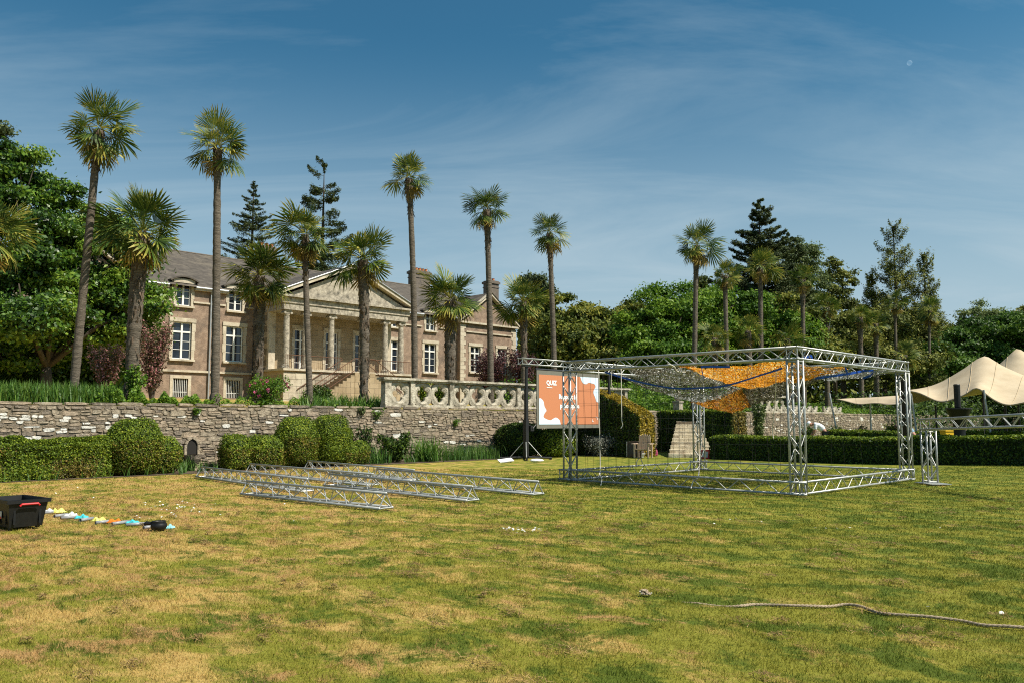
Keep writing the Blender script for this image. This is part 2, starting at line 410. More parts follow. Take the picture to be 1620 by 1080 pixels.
def joints(m, w, h, dark):
    """fine masonry joints drawn on a plain wall"""
    n, l = MATS[m].node_tree.nodes, MATS[m].node_tree.links
    bs = n['Principled BSDF']; src = bs.inputs['Base Color'].links[0].from_socket
    tc = n.new("ShaderNodeTexCoord"); sp = n.new("ShaderNodeSeparateXYZ"); cb = n.new("ShaderNodeCombineXYZ")
    l.new(tc.outputs['Object'], sp.inputs[0]); l.new(sp.outputs['X'], cb.inputs[0]); l.new(sp.outputs['Z'], cb.inputs[1])
    bk = n.new("ShaderNodeTexBrick"); l.new(cb.outputs[0], bk.inputs[0])
    bk.inputs['Scale'].default_value = 1.0; bk.inputs['Brick Width'].default_value = w; bk.inputs['Row Height'].default_value = h
    bk.inputs['Mortar Size'].default_value = 0.012; bk.inputs['Color1'].default_value = (1, 1, 1, 1); bk.inputs['Color2'].default_value = (0.80, 0.78, 0.74, 1)
    bk.inputs['Mortar'].default_value = (dark, dark, dark, 1)
    mx = n.new("ShaderNodeMix"); mx.data_type = 'RGBA'; mx.blend_type = 'MULTIPLY'; mx.inputs[0].default_value = 1
    l.new(src, mx.inputs[6]); l.new(bk.outputs[0], mx.inputs[7]); l.new(mx.outputs[2], bs.inputs['Base Color'])
joints('ashlar_warm', 0.8, 0.38, 0.45)
lawn_nodes('lawn', False)
lawn_nodes('grass_blades', True)

# ------------------------------------------------------------------ mesh helpers
class MB:
    def __init__(self):
        self.v, self.f, self.mi = [], [], []
    def add(self, vs, fs, mi=0):
        k = len(self.v)
        self.v.extend([tuple(p) for p in vs])
        for f in fs:
            self.f.append(tuple(i + k for i in f)); self.mi.append(mi)
        return self
    def box(self, c, s, mi=0, top=1.0):
        x, y, z = c; a, b, h = s[0] / 2, s[1] / 2, s[2] / 2
        vs = [(x - a, y - b, z - h), (x + a, y - b, z - h), (x + a, y + b, z - h), (x - a, y + b, z - h),
              (x - a * top, y - b * top, z + h), (x + a * top, y - b * top, z + h), (x + a * top, y + b * top, z + h), (x - a * top, y + b * top, z + h)]
        return self.add(vs, [(3, 2, 1, 0), (4, 5, 6, 7), (0, 1, 5, 4), (1, 2, 6, 5), (2, 3, 7, 6), (3, 0, 4, 7)], mi)
    def tube(self, pts, rs, n=8, mi=0, caps=True):
        pts = [Vector(p) for p in pts]
        if not hasattr(rs, '__len__'): rs = [rs] * len(pts)
        vs, fs = [], []
        ref = None
        for i, p in enumerate(pts):
            d = (pts[min(i + 1, len(pts) - 1)] - pts[max(i - 1, 0)])
            d = d.normalized() if d.length > 1e-9 else Vector((0, 0, 1))
            if ref is None or abs(ref.dot(d)) > 0.98:
                ref = Vector((0, 0, 1)) if abs(d.z) < 0.9 else Vector((1, 0, 0))
            e1 = d.cross(ref).normalized(); e2 = d.cross(e1).normalized()
            ref = e1.cross(d) * -1 if False else ref
            for k in range(n):
                t = 2 * math.pi * k / n
                vs.append(p + (e1 * math.cos(t) + e2 * math.sin(t)) * rs[i])
        for i in range(len(pts) - 1):
            for k in range(n):
                k2 = (k + 1) % n
                fs.append((i * n + k, i * n + k2, (i + 1) * n + k2, (i + 1) * n + k))
        if caps:
            fs.append(tuple(range(n - 1, -1, -1)))
            fs.append(tuple((len(pts) - 1) * n + k for k in range(n)))
        return self.add(vs, fs, mi)
    def lathe(self, prof, c=(0, 0, 0), n=16, mi=0):
        vs, fs = [], []
        for r, z in prof:
            for k in range(n):
                t = 2 * math.pi * k / n
                vs.append((c[0] + r * math.cos(t), c[1] + r * math.sin(t), c[2] + z))
        for i in range(len(prof) - 1):
            for k in range(n):
                k2 = (k + 1) % n
                fs.append((i * n + k, i * n + k2, (i + 1) * n + k2, (i + 1) * n + k))
        fs.append(tuple(range(n - 1, -1, -1)))
        fs.append(tuple((len(prof) - 1) * n + k for k in range(n)))
        return self.add(vs, fs, mi)
    def prism(self, poly, y0, y1, mi=0):
        """polygon in x,z extruded along y"""
        n = len(poly)
        vs = [(x, y0, z) for x, z in poly] + [(x, y1, z) for x, z in poly]
        fs = [tuple(range(n)), tuple(range(2 * n - 1, n - 1, -1))]
        for i in range(n):
            j = (i + 1) % n
            fs.append((j, i, n + i, n + j))
        return self.add(vs, fs, mi)
    def mesh(self, name, mats, smooth=False):
        me = bpy.data.meshes.new(name)
        me.from_pydata(self.v, [], self.f)
        if not isinstance(mats, (list, tuple)): mats = [mats]
        for mm in mats: me.materials.append(MATS[mm])
        if len(mats) > 1: me.polygons.foreach_set('material_index', self.mi)
        if smooth: me.polygons.foreach_set('use_smooth', [True] * len(me.polygons))
        me.update()
        return me

def link(name, me, parent=None, loc=(0, 0, 0), rot=None, scale=None):
    o = bpy.data.objects.new(name, me)
    COL.objects.link(o)
    if parent is not None: o.parent = parent
    o.location = loc
    if rot is not None:
        if isinstance(rot, Quaternion):
            o.rotation_mode = 'QUATERNION'; o.rotation_quaternion = rot
        else: o.rotation_euler = rot
    if scale is not None: o.scale = (scale,) * 3 if not hasattr(scale, '__len__') else scale
    return o
def part(name, mb, m, parent=None, smooth=False, **k):
    return link(name, mb.mesh(name, m, smooth), parent, **k)
def tag(o, label, cat, group=None, kind=None):
    if label: o['label'] = label
    if cat: o['category'] = cat
    if group: o['group'] = group
    if kind: o['kind'] = kind
    return o
def thing(name, label, cat, loc=(0, 0, 0), rz=0.0, group=None):
    o = bpy.data.objects.new(name, None)
    COL.objects.link(o)
    o.empty_display_size = 0.2
    o.location = loc; o.rotation_euler = (0, 0, rz)
    return tag(o, label, cat, group)

def np_mesh(name, verts, nper, rnd, m, smooth=False):
    """verts: (N*nper,3) for N separate faces of nper corners each"""
    verts = np.asarray(verts, dtype=np.float32).reshape(-1, 3)
    nv = len(verts); nf = nv // nper
    me = bpy.data.meshes.new(name)
    me.vertices.add(nv); me.vertices.foreach_set('co', verts.ravel())
    me.loops.add(nv); me.loops.foreach_set('vertex_index', np.arange(nv, dtype=np.int32))
    me.polygons.add(nf)
    me.polygons.foreach_set('loop_start', np.arange(0, nv, nper, dtype=np.int32))
    try: me.polygons.foreach_set('loop_total', np.full(nf, nper, dtype=np.int32))
    except Exception: pass
    a = me.attributes.new('rnd', 'FLOAT', 'FACE')
    a.data.foreach_set('value', np.asarray(rnd, dtype=np.float32))
    me.materials.append(MATS[m])
    me.update(calc_edges=True)
    return me

def leaves(points, normals, size, rng, jitter=0.7, aspect=0.55, rnd=None):
    """one pointed four-cornered leaf per point; returns verts, rnd"""
    P = np.asarray(points, float); N = np.asarray(normals, float)
    n = len(P)
    N = N + rng.normal(0, jitter, (n, 3))
    N /= np.linalg.norm(N, axis=1, keepdims=True) + 1e-9
    T = rng.normal(0, 1, (n, 3))
    T -= (T * N).sum(1, keepdims=True) * N
    T /= np.linalg.norm(T, axis=1, keepdims=True) + 1e-9
    Bv = np.cross(N, T)
    s = (size * rng.uniform(0.6, 1.35, n))[:, None]
    mid = P + T * s * 0.1
    V = np.stack([P - T * s, mid - Bv * s * aspect, P + T * s, mid + Bv * s * aspect], axis=1)
    V[:, 1] += N * s * 0.2; V[:, 3] += N * s * 0.2
    if rnd is None: rnd = rng.uniform(0, 1, n)
    return V.reshape(-1, 3), rnd

def sphere_pts(rng, n):
    d = rng.normal(0, 1, (n, 3))
    return d / np.linalg.norm(d, axis=1, keepdims=True)
# ------------------------------------------------------------------ ground
def lawn_sheet():
    xs = np.unique(np.concatenate([np.linspace(-600, -40, 12), np.linspace(-40, 40, 81), np.linspace(40, 600, 12)]))
    ys = np.unique(np.concatenate([np.linspace(-300, 0, 8), np.linspace(0, 50, 51), np.linspace(50, 1500, 14)]))
    vs = [(x, y, gz(x, y)) for y in ys for x in xs]
    nx = len(xs)
    fs = [(j * nx + i, j * nx + i + 1, (j + 1) * nx + i + 1, (j + 1) * nx + i) for j in range(len(ys) - 1) for i in range(nx - 1)]
    o = part('lawn', MB().add(vs, fs), 'lawn', smooth=True)
    tag(o, None, None, kind='structure')
lawn_sheet()

def grass():
    rng = np.random.default_rng(3)
    V, Rn = [], []
    for (y0, y1, dens, w, h) in ((4.3, 6.5, 5200, 0.0045, 0.034), (6.5, 9, 3600, 0.0055, 0.034), (9, 13, 1900, 0.008, 0.034),
                                 (13, 19, 800, 0.012, 0.036), (19, 27, 330, 0.019, 0.038)):
        kx = 0.82 if y1 < 13.5 else 0.70
        area = (y1 * y1 - y0 * y0) * kx
        n = int(area * dens)
        Y = np.sqrt(rng.uniform(y0 * y0, y1 * y1, n)); X = Y * rng.uniform(-kx, kx, n)
        b = X * VX + Y * VY; a = X * UX + Y * UY
        keep = (b < 23.7) & ~((a > 29.9) & (b < 18))
        X, Y = X[keep], Y[keep]; n = len(X)
        # tufts: heights follow a slow pattern
        tuft = 0.6 + 0.5 * np.sin(X * 9.1 + np.sin(Y * 7.3) * 2) * np.sin(Y * 8.7 + np.sin(X * 5.1) * 2) * 0.7 + rng.uniform(0, 0.35, n)
        hh = h * np.clip(tuft, 0.25, 1.6) * rng.uniform(0.5, 1.25, n)
        ang = rng.uniform(0, 2 * np.pi, n); lean = rng.uniform(0.1, 1.3, n) * hh
        la = rng.uniform(0, 2 * np.pi, n)
        t = np.clip((X - 11) / 6.5, 0, 1); Z = 0.17 * t * t * (3 - 2 * t)
        dx, dy = np.cos(ang) * w / 2, np.sin(ang) * w / 2
        p0 = np.stack([X - dx, Y - dy, Z - 0.003], 1); p1 = np.stack([X + dx, Y + dy, Z - 0.003], 1)
        p2 = np.stack([X + np.cos(la) * lean, Y + np.sin(la) * lean, Z + hh], 1)
        V.append(np.stack([p0, p1, p2], 1).reshape(-1, 3)); Rn.append(rng.uniform(0, 1, n))
    me = np_mesh('grass', np.concatenate(V), 3, np.concatenate(Rn), 'grass_blades')
    tag(link('grass', me), 'short mown dry and green grass of the lawn', 'grass', kind='stuff')
grass()

def daisies():
    rng = np.random.default_rng(11)
    pts = []
    def cluster(px, py, sx, sy, n):
        for _ in range(n):
            p = ground_at(px + rng.normal(0, sx), py + rng.normal(0, sy)); pts.append(p)
    cluster(272, 806, 22, 6, 26); cluster(262, 818, 26, 4, 16); cluster(312, 806, 14, 4, 10); cluster(232, 802, 10, 3, 6)
    cluster(800, 840, 9, 1.6, 12); cluster(824, 841, 8, 2.4, 18); cluster(855, 841, 8, 1.6, 12)
    cluster(90, 770, 70, 12, 22); cluster(420, 800, 60, 14, 14); cluster(1150, 825, 30, 6, 5); cluster(1350, 835, 90, 12, 7)
    for x, y in ((1468, 966), (1585, 978), (1345, 838), (1205, 828), (1612, 828), (1130, 832), (690, 752), (706, 750), (640, 830)):
        pts.append(ground_at(x, y))
    V, Rn = [], []
    for p in pts:
        r = rng.uniform(0.012, 0.020)
        zz = gz(p.x, p.y) + rng.uniform(0.035, 0.055)
        tilt = rng.normal(0, 0.25, 2)
        for k in range(6):
            a0, a1 = k * math.pi / 3, (k + 1) * math.pi / 3
            for (dx, dy) in ((0, 0), (r * math.cos(a0), r * math.sin(a0)), (r * math.cos(a1), r * math.sin(a1))):
                V.append((p.x + dx, p.y + dy, zz + dx * tilt[0] + dy * tilt[1]))
            Rn.append(rng.uniform())
    tag(link('daisies', np_mesh('daisies', V, 3, Rn, 'daisy')), 'small white daisies dotted over the lawn', 'flowers', kind='stuff')
daisies()

def clippings():
    """small dry heaps left by the mower"""
    rng = np.random.default_rng(31)
    V, Rn = [], []
    for _ in range(420):
        Y = math.sqrt(rng.uniform(4.4 ** 2, 17 ** 2)); X = Y * rng.uniform(-0.64, 0.64)
        if X > 2 and rng.uniform() < 0.5: continue
        L_ = rng.uniform(0.05, 0.22); W_ = L_ * rng.uniform(0.3, 0.7)
        for _ in range(int(50 + 120 * L_)):
            u, v = rng.normal(0, 0.5, 2)
            c = np.array([X + UY * u * L_ + UX * v * W_, Y - UX * u * L_ + UY * v * W_, 0.022 + 0.028 * max(0, 1 - u * u - v * v) * rng.uniform(0.4, 1.2)])
            az = rng.uniform(0, 6.28); ln = rng.uniform(0.015, 0.04) ; d = np.array([math.cos(az) * ln, math.sin(az) * ln, rng.normal(0, 0.008)])
            w = np.array([-math.sin(az), math.cos(az), 0.3]) * 0.0028
            V += [c - d - w, c - d + w, c + d]; Rn.append(rng.uniform())
    tag(link('grass_clippings', np_mesh('grass_clippings', V, 3, Rn, 'clippings')), 'dry brown heaps of mown grass scattered on the lawn', 'grass clippings', kind='stuff')
clippings()

def terrace():
    As = np.linspace(-70, 190, 53); Bs = np.concatenate([np.linspace(25.95, 60, 16), np.linspace(70, 320, 10)])
    vs = [fr(a, b, tz(a, b) + 0.03 * math.sin(a * 1.3) * math.sin(b * 0.9)) for b in Bs for a in As]
    nx = len(As)
    fs = [(j * nx + i, j * nx + i + 1, (j + 1) * nx + i + 1, (j + 1) * nx + i) for j in range(len(Bs) - 1) for i in range(nx - 1)]
    tag(part('terrace_ground', MB().add(vs, fs), 'lawn', smooth=True), None, None, kind='structure')
terrace()

# soil beds at the foot of the wall and of the box hedge
mb = MB()
for i, (b0, b1, a0, a1) in enumerate(((23.85, 25.7, -2, 27.5), (6.0, 6.0, 0, 0))):
    if a1 > a0:
        pts = [fr(a0, b0, 0.012), fr(a1, b0 + 0.1, 0.012), fr(a1, b1, 0.012), fr(a0, b1, 0.012)]
        mb.add(pts, [(0, 1, 2, 3)])
tag(part('planting_bed', mb, 'soil'), None, None, kind='structure')

# ------------------------------------------------------------------ retaining wall of rubble stone
STONES = ['stone_grey', 'stone_tan', 'stone_dark', 'stone_white']
def stone_mb(rng, w, h, d=0.12, mb=None, x=0, z=0, mi=0):
    """a rough block, front towards -y, corners chipped"""
    mb = mb or MB()
    j = lambda s: rng.uniform(-s, s)
    e = min(w, h) * 0.62
    hw, hh = w / 2, h / 2
    out = []
    for k, (sx, sz) in enumerate(((-1, -1), (1, -1), (1, 1), (-1, 1))):
        out.append((sx * hw + j(e * 0.35), sz * hh + j(e * 0.35)))
    oct_ = []
    for k in range(4):
        p, q = out[k], out[(k + 1) % 4]
        c = rng.uniform(0.08, 0.34)
        oct_.append((p[0] + (q[0] - p[0]) * c, p[1] + (q[1] - p[1]) * c))
        c = rng.uniform(0.08, 0.34)
        oct_.append((q[0] + (p[0] - q[0]) * c, q[1] + (p[1] - q[1]) * c))
    pro = rng.uniform(0.0, 0.028)
    vs = [(x + a, 0.03, z + b) for a, b in oct_] + [(x + a * 0.9, -pro + j(0.008), z + b * 0.86) for a, b in oct_]
    n = 8
    fs = [tuple(range(n, 2 * n))] + [(i, (i + 1) % n, n + (i + 1) % n, n + i) for i in range(n)]
    return mb.add(vs, fs, mi)

def rubble_wall(name, label, a0, a1, z0, z1, singles, seed, hide=None, white=None):
    rng = random.Random(seed)
    t = thing(name, label, 'wall', fr(0, B_WALL), TH)
    # mortar core, its face behind the stones
    part('wall_core', MB().box(((a0 + a1) / 2, 0.26, (z0 + z1) / 2 - 0.05), (a1 - a0, 0.5, z1 - z0 - 0.1)), 'mortar', t)
    lst = []
    z = z0
    while z < z1 - 0.12:
        h = rng.choice((0.06, 0.075, 0.09, 0.10, 0.12, 0.15))
        if z + h > z1 - 0.1: h = z1 - 0.1 - z
        a = a0
        while a < a1 - 0.05:
            w = min(rng.uniform(0.9, 3.6) * h + 0.05, a1 - a)
            c = fr(a + w / 2, B_WALL)
            px = CX + F * c.x / max(1, c.y)
            zz = z + h / 2
            wp = white(px, zz) if white else 0.05
            r = rng.random()
            mi = 3 if r < wp else (0 if r < 0.52 else (1 if r < 0.8 else 2))
            if h > 0.11 and rng.random() < 0.4 and w < 0.5:
                lst.append((a + w / 2, z + h * 0.27, w, h * 0.5, mi, c.y)); lst.append((a + w / 2, z + h * 0.77, w, h * 0.42, rng.choice((0, 1, 2)), c.y))
            else:
                lst.append((a + w / 2, zz, w, h, mi, c.y))
            a += w
        z += h
    a = a0                                              # coping slabs
    while a < a1 - 0.05:
        w = min(rng.uniform(0.5, 1.1), a1 - a)
        lst.append((a + w / 2, z1 - 0.05, w, 0.1, rng.choice((0, 1, 2)), fr(a, B_WALL).y)); a += w
    lst = [(x, z + (0.035 * math.sin(x * 1.7 + 2 * z) + 0.02 * math.sin(x * 4.9 - 3 * z)) * min(1, (z1 - z) * 2.5, z * 4), w * rng.uniform(0.9, 1.0), h * (rng.uniform(0.82, 1.12) if z < z1 - 0.2 else 1), mi, y) for (x, z, w, h, mi, y) in lst]
    order = sorted(range(len(lst)), key=lambda i: -(lst[i][2] * lst[i][3] / lst[i][5] ** 2) * (0.05 if hide and hide(lst[i]) else 1))
    single = set(order[:singles])
    rest = MB()
    for i, (x, z, w, h, mi, y) in enumerate(lst):
        if i in single:
            part('stone', stone_mb(rng, w - 0.012, h - 0.012), STONES[mi], t, loc=(x, 0, z))
        else:
            stone_mb(rng, w - 0.012, h - 0.012, mb=rest, x=x, z=z, mi=mi)
    o = part('stones', rest, STONES, t); o['kind'] = 'stuff'
    return t

def white_left(px, z):
    if px < 175 and 0.7 < z < 1.75: return 0.24
    if px < 330 and 0.9 < z < 1.8: return 0.09
    return 0.06 if z < 1.5 else 0.03
rubble_wall('retaining_wall', 'long rough rubble stone retaining wall below the manor terrace', -3.0, 40.4, 0.0, WALL_TOP, 296, 5,
            hide=lambda s: s[1] < 0.95 and s[0] < 9.5, white=white_left)
rubble_wall('retaining_wall', 'far stretch of rubble wall behind the box hedge and shade sail', 40.5, 110.0, 0.0, WALL_TOP, 90, 9,
            hide=lambda s: s[1] < 0.7, white=lambda px, z: 0.05)

# ------------------------------------------------------------------ pierced balustrade
def quatre(th, d=0.165, r=0.132):
    phi = (th + math.pi / 4) % (math.pi / 2) - math.pi / 4
    return d * math.cos(phi) + math.sqrt(max(1e-6, r * r - (d * math.sin(phi)) ** 2))
def foil_panel(seed, lower_only=False, solid=0.0):
    rng = random.Random(seed)
    mb = MB()
    n = 56
    HW, HH, T = 0.466, 0.425, 0.075
    ths = [2 * math.pi * (k + 0.5) / n for k in range(n)]
    if lower_only: ths = [math.pi + math.pi * k / 26 for k in range(27)]
    def outer(th):
        c, s = abs(math.cos(th)), abs(math.sin(th))
        p = (2.9 if math.sin(th) > 0 else 3.6) if solid < 0.5 else 6
        return ((c / HW) ** p + (s / HH) ** p) ** (-1 / p)
    rows = []
    for th in ths:
        q = quatre(th); o = max(outer(th), q + 0.035); mi_ = q + (o - q) * 0.55
        q *= rng.uniform(0.97, 1.04)
        c, s = math.cos(th), math.sin(th)
        rows.append([(q * c, T, q * s), (q * c, -T * 0.25, q * s), (mi_ * c, -T * 0.95, mi_ * s), (o * c, -T * 0.55, o * s), (o * c, T, o * s)])
    vs = [p for r_ in rows for p in r_]
    m_ = len(rows); fs = []
    rng_k = range(m_ if not lower_only else m_ - 1)
    for k in rng_k:
        k2 = (k + 1) % m_
        for i in range(5):
            i2 = (i + 1) % 5
            fs.append((k * 5 + i, k * 5 + i2, k2 * 5 + i2, k2 * 5 + i))
    if lower_only:
        fs += [tuple(range(4, -1, -1)), tuple((m_ - 1) * 5 + i for i in range(5))]
    return mb.add(vs, fs)
PANELS = [foil_panel(i, False, 0.0).mesh('foil_panel', 'lichen_stone') for i in range(3)] + [foil_panel(9, False, 1.0).mesh('foil_panel', 'lichen_stone')]
HALF = [foil_panel(20 + i, True).mesh('foil_stub', 'lichen_stone') for i in range(2)]

def a_of(px, b=B_WALL): return fr_inv(on_b(px, b))[0]
bal = thing('balustrade', 'weathered stone balustrade with quatrefoil openings on the retaining wall', 'balustrade', fr(0, B_WALL + 0.2, WALL_TOP), TH)
posts = [a_of(616), a_of(655), a_of(717), a_of(823)]
step_ = (posts[3] - posts[2]) / 4.1
posts += [posts[3] + step_ * 4.1, posts[3] + step_ * 8.2]
part('plinth', MB().box(((posts[0] + posts[-1]) / 2, 0, 0.03), (posts[-1] - posts[0] + 0.3, 0.34, 0.1)), 'lichen_stone', bal)
mb = MB()
mb.box(((posts[0] + posts[-1]) / 2, 0, 1.0), (posts[-1] - posts[0] + 0.5, 0.30, 0.07))
mb.box(((posts[0] + posts[-1]) / 2, 0, 1.075), (posts[-1] - posts[0] + 0.6, 0.46, 0.085))
part('coping', mb, 'lichen_stone', bal)
for k, pa in enumerate(posts):
    part('post', MB().box((pa, 0, 0.52), (0.22 if k else 0.3, 0.28, 0.90)), 'lichen_stone', bal)
for k, cnt in enumerate((1, 2, 4, 4, 4)):
    lo, hi = posts[k] + 0.11, posts[k + 1] - 0.11
    w = (hi - lo) / cnt
    for i in range(cnt):
        me = PANELS[3] if k == 0 else PANELS[(k + i) % 3]
        link('foil_panel', me, bal, (lo + w * (i + 0.5), 0, 0.515), scale=(w / 0.924, 1, 1.06))

bal2 = thing('balustrade', 'ruined end of the pierced balustrade above the far stone wall', 'balustrade', fr(0, B_WALL + 0.2, WALL_TOP), TH)
x0, x1, x2 = a_of(1196), a_of(1243), a_of(1334)
part('plinth', MB().box(((x0 + x2) / 2, 0, 0.03), (x2 - x0, 0.34, 0.1)), 'lichen_stone', bal2)
part('coping', MB().box(((x0 + x1) / 2, 0, 1.04), (x1 - x0, 0.4, 0.14)), 'lichen_stone', bal2)
n1 = int((x1 - x0) / 0.95); n2 = int((x2 - x1) / 0.95)
for i in range(n1):
    w = (x1 - x0) / n1
    link('foil_panel', PANELS[i % 3], bal2, (x0 + w * (i + 0.5), 0, 0.515), scale=(w / 0.92, 1, 1.06))
for i in range(n2):
    w = (x2 - x1) / n2
    if i % 7 == 5: continue
    link('foil_stub', HALF[i % 2], bal2, (x1 + w * (i + 0.5), 0, 0.5), scale=(w / 0.92, 1.3, 1.05))

# wall fountain with pointed niche
fp = on_b(305, B_WALL - 0.02)
ft = thing('wall_fountain', 'small stone wall fountain with dark pointed niche and basin', 'fountain', fp, TH)
zt, zb = z_at(305, 693, fp), z_at(305, 718, fp)
mb = MB(); hw = 0.17; zm = zb + (zt - zb) * 0.62
arch = [(-hw, zb), (-hw, zm), (-hw * 0.7, zm + 0.11), (0, zt), (hw * 0.7, zm + 0.11), (hw, zm), (hw, zb)]
for (p, q) in zip(arch[:-1], arch[1:]):
    d = Vector((q[0] - p[0], q[1] - p[1])).normalized(); nn = Vector((-d.y, d.x)) * 0.08
    poly = [p, q, (q[0] + nn.x, q[1] + nn.y), (p[0] + nn.x, p[1] + nn.y)]
    mb.prism(poly, -0.10, 0.02)
part('niche_frame', mb, 'stone_grey', ft)
part('niche_back', MB().prism(arch, -0.055, -0.05), 'interior_dark', ft)  # flat plate, the recess's shade is painted in its near-black colour
part('basin', MB().lathe([(0.05, -0.32), (0.14, -0.28), (0.24, -0.12), (0.27, 0.0), (0.23, 0.0), (0.2, -0.05)], (0, -0.16, zb - 0.02), 14), 'stone_dark', ft)
part('pedestal', MB().box((0, -0.16, (zb - 0.3) / 2), (0.22, 0.2, zb - 0.3), top=0.8), 'stone_grey', ft)

# ------------------------------------------------------------------ garden steps
s0, s1 = at(1080, 0, 35.4), at(1072, 0, 42.0)
sd = Vector((s1.x - s0.x, s1.y - s0.y, 0)); s_len = sd.length
st = thing('garden_steps', 'pale stone garden steps rising between two clipped hedges', 'steps', (s0.x, s0.y, 0), math.atan2(sd.y, sd.x) - R(90))
NS = 11
for k in range(NS):
    w = 1.95 - 0.105 * k
    zt0 = 1.70 * (k + 1) / NS
    y0 = s_len * k / NS
    # each step is a course of blocks
    nb = 3 if k % 2 else 2
    rngs = random.Random(40 + k)
    cuts = [-w / 2] + sorted(-w / 2 + w * (i + rngs.uniform(0.75, 1.25)) / nb for i in range(nb - 1)) + [w / 2]
    for i in range(nb):
        bw = cuts[i + 1] - cuts[i]
        part('step_block', MB().box(((cuts[i] + cuts[i + 1]) / 2, y0 + 0.36 + rngs.uniform(-0.012, 0.012), zt0 - 0.085), (bw - 0.015, 0.7, 0.17 - 0.012)), 'step_stone', st)
part('step_core', MB().prism([(-0.55, 0), (0.55, 0), (0.5, 1.52), (-0.5, 1.52)], s_len * 0.75, s_len + 5.2), 'mortar', st)
pp = at(1073, 661, 43.0)
pil = thing('stone_pillar', 'weathered square stone pillar at the head of the steps', 'pillar', (pp.x, pp.y, 1.4), TH)
mb = MB(); mb.box((0, 0, 0.55), (0.36, 0.36, 1.1)); mb.box((0, 0, 0.12), (0.44, 0.44, 0.24)); mb.box((0, 0, 1.13), (0.44, 0.44, 0.08))
part('shaft', mb, 'column_stone', pil)
mb = MB(); mb.lathe([(0.10, 0), (0.17, 0.1), (0.2, 0.28), (0.13, 0.42), (0.05, 0.5)], (0, 0, 1.17), 12)
part('finial', mb, 'column_stone', pil)

# ------------------------------------------------------------------ manor house
B_H = 53.1
house = thing('manor_house', 'two storey manor house with columned portico, slate roof and white windows', 'house', fr(34.05, B_H), TH)
Z0 = 2.5
def wall_open(mb, x0, x1, z0, z1, y, ops, depth=0.22):
    xs = sorted({x0, x1, *[v for o in ops for v in (o[0], o[1]) if x0 < v < x1]})
    zs = sorted({z0, z1, *[v for o in ops for v in (o[2], o[3]) if z0 < v < z1]})
    for i in range(len(xs) - 1):
        for j in range(len(zs) - 1):
            cx_, cz_ = (xs[i] + xs[i + 1]) / 2, (zs[j] + zs[j + 1]) / 2
            if any(o[0] < cx_ < o[1] and o[2] < cz_ < o[3] for o in ops): continue
            mb.add([(xs[i], y, zs[j]), (xs[i + 1], y, zs[j]), (xs[i + 1], y, zs[j + 1]), (xs[i], y, zs[j + 1])], [(0, 1, 2, 3)])
    for (a, b, c, d) in ops:
        q = y + depth
        mb.add([(a, y, c), (b, y, c), (b, y, d), (a, y, d), (a, q, c), (b, q, c), (b, q, d), (a, q, d)],
               [(0, 4, 5, 1), (1, 5, 6, 2), (2, 6, 7, 3), (3, 7, 4, 0)])
def window(x, z0, w, h, y, rows, cols=2, transom=True, surround=0.2, sill=True, open_leaf=False):
    """white casement: frame mesh, each pane a child, stone surround and sill beside it"""
    q = y + 0.14
    f = MB(); t = 0.075
    f.box((x - w / 2 + t / 2, q, z0 + h / 2), (t, 0.08, h)); f.box((x + w / 2 - t / 2, q, z0 + h / 2), (t, 0.08, h))
    f.box((x, q - 0.005, z0 + t / 2), (w - 0.01, 0.09, t)); f.box((x, q - 0.003, z0 + h - t / 2), (w - 0.01, 0.085, t))
    f.box((x, q - 0.02, z0 + h / 2), (0.12, 0.10, h - 0.02))
    zt_ = z0 + h - t
    rowz = []
    if transom:
        zr = z0 + h * 0.735
        f.box((x, q - 0.012, zr), (w - 0.02, 0.09, 0.11))
        rowz.append((zr + 0.055, zt_))
        rem = (z0 + t, zr - 0.055)
    else: rem = (z0 + t, zt_)
    hh = (rem[1] - rem[0]) / rows
    for r_ in range(rows):
        rowz.append((rem[0] + hh * r_ + 0.014, rem[0] + hh * (r_ + 1) - 0.014))
        if r_: f.box((x, q + 0.002, rem[0] + hh * r_), (w - 0.03, 0.05, 0.032))
    o = part('window', f, 'white_paint', house)
    for (a, b) in rowz:
        for s in (-1, 1):
            if open_leaf and s < 0 and a < z0 + h * 0.7: continue
            cxp = x + s * (w / 4 + 0.008)
            p = part('pane', MB().box((cxp, q + 0.03, (a + b) / 2), (w / 2 - t - 0.06, 0.012, b - a)), 'pane_glass', o)
            p.rotation_euler = (0, 0, 0)
    part('dark_backing', MB().box((x, q + 0.13, z0 + h / 2), (w, 0.02, h)), 'interior_dark', o)  # dark sheet closing the opening, painted as the unlit room
    if surround:
        s_ = MB(); u = surround; pr = 0.035
        nbl = max(3, int(h / 0.55))
        for k in range(nbl):
            hb = h / nbl
            ex = 0.05 if k % 2 else 0.0
            for sg in (-1, 1):
                part('surround_block', MB().box((x + sg * (w / 2 + (u + ex) / 2), y - pr / 2 + 0.02, z0 + hb * (k + 0.5)), (u + ex, pr + 0.06, hb - 0.012)), 'limestone', o)
        part('lintel', MB().box((x, y - 0.03, z0 + h + 0.13), (w + 2 * u + 0.12, 0.11, 0.26)), 'limestone', o)
    if sill:
        part('sill', MB().box((x, y - 0.06, z0 - 0.07), (w + 0.42, 0.26, 0.12)), 'limestone', o)
    return o
WX = [-10.4, -6.75, 6.75, 10.7]          # wing bays
DW = 0.98
ops_l, ops_r = [], []
for x in WX:
    o_ = [(x - 0.63, x + 0.63, 5.55, 7.95), (x - 0.5, x + 0.5, 3.1, 4.3), (x - DW / 2, x + DW / 2, 9.02, 10.2)]
    (ops_l if x < 0 else ops_r).extend(o_)
mb = MB()
wall_open(mb, -13.7, -5.4, Z0, 10.2, 0, ops_l)
wall_open(mb, 5.4, 13.7, Z0, 10.2, 0, ops_r)
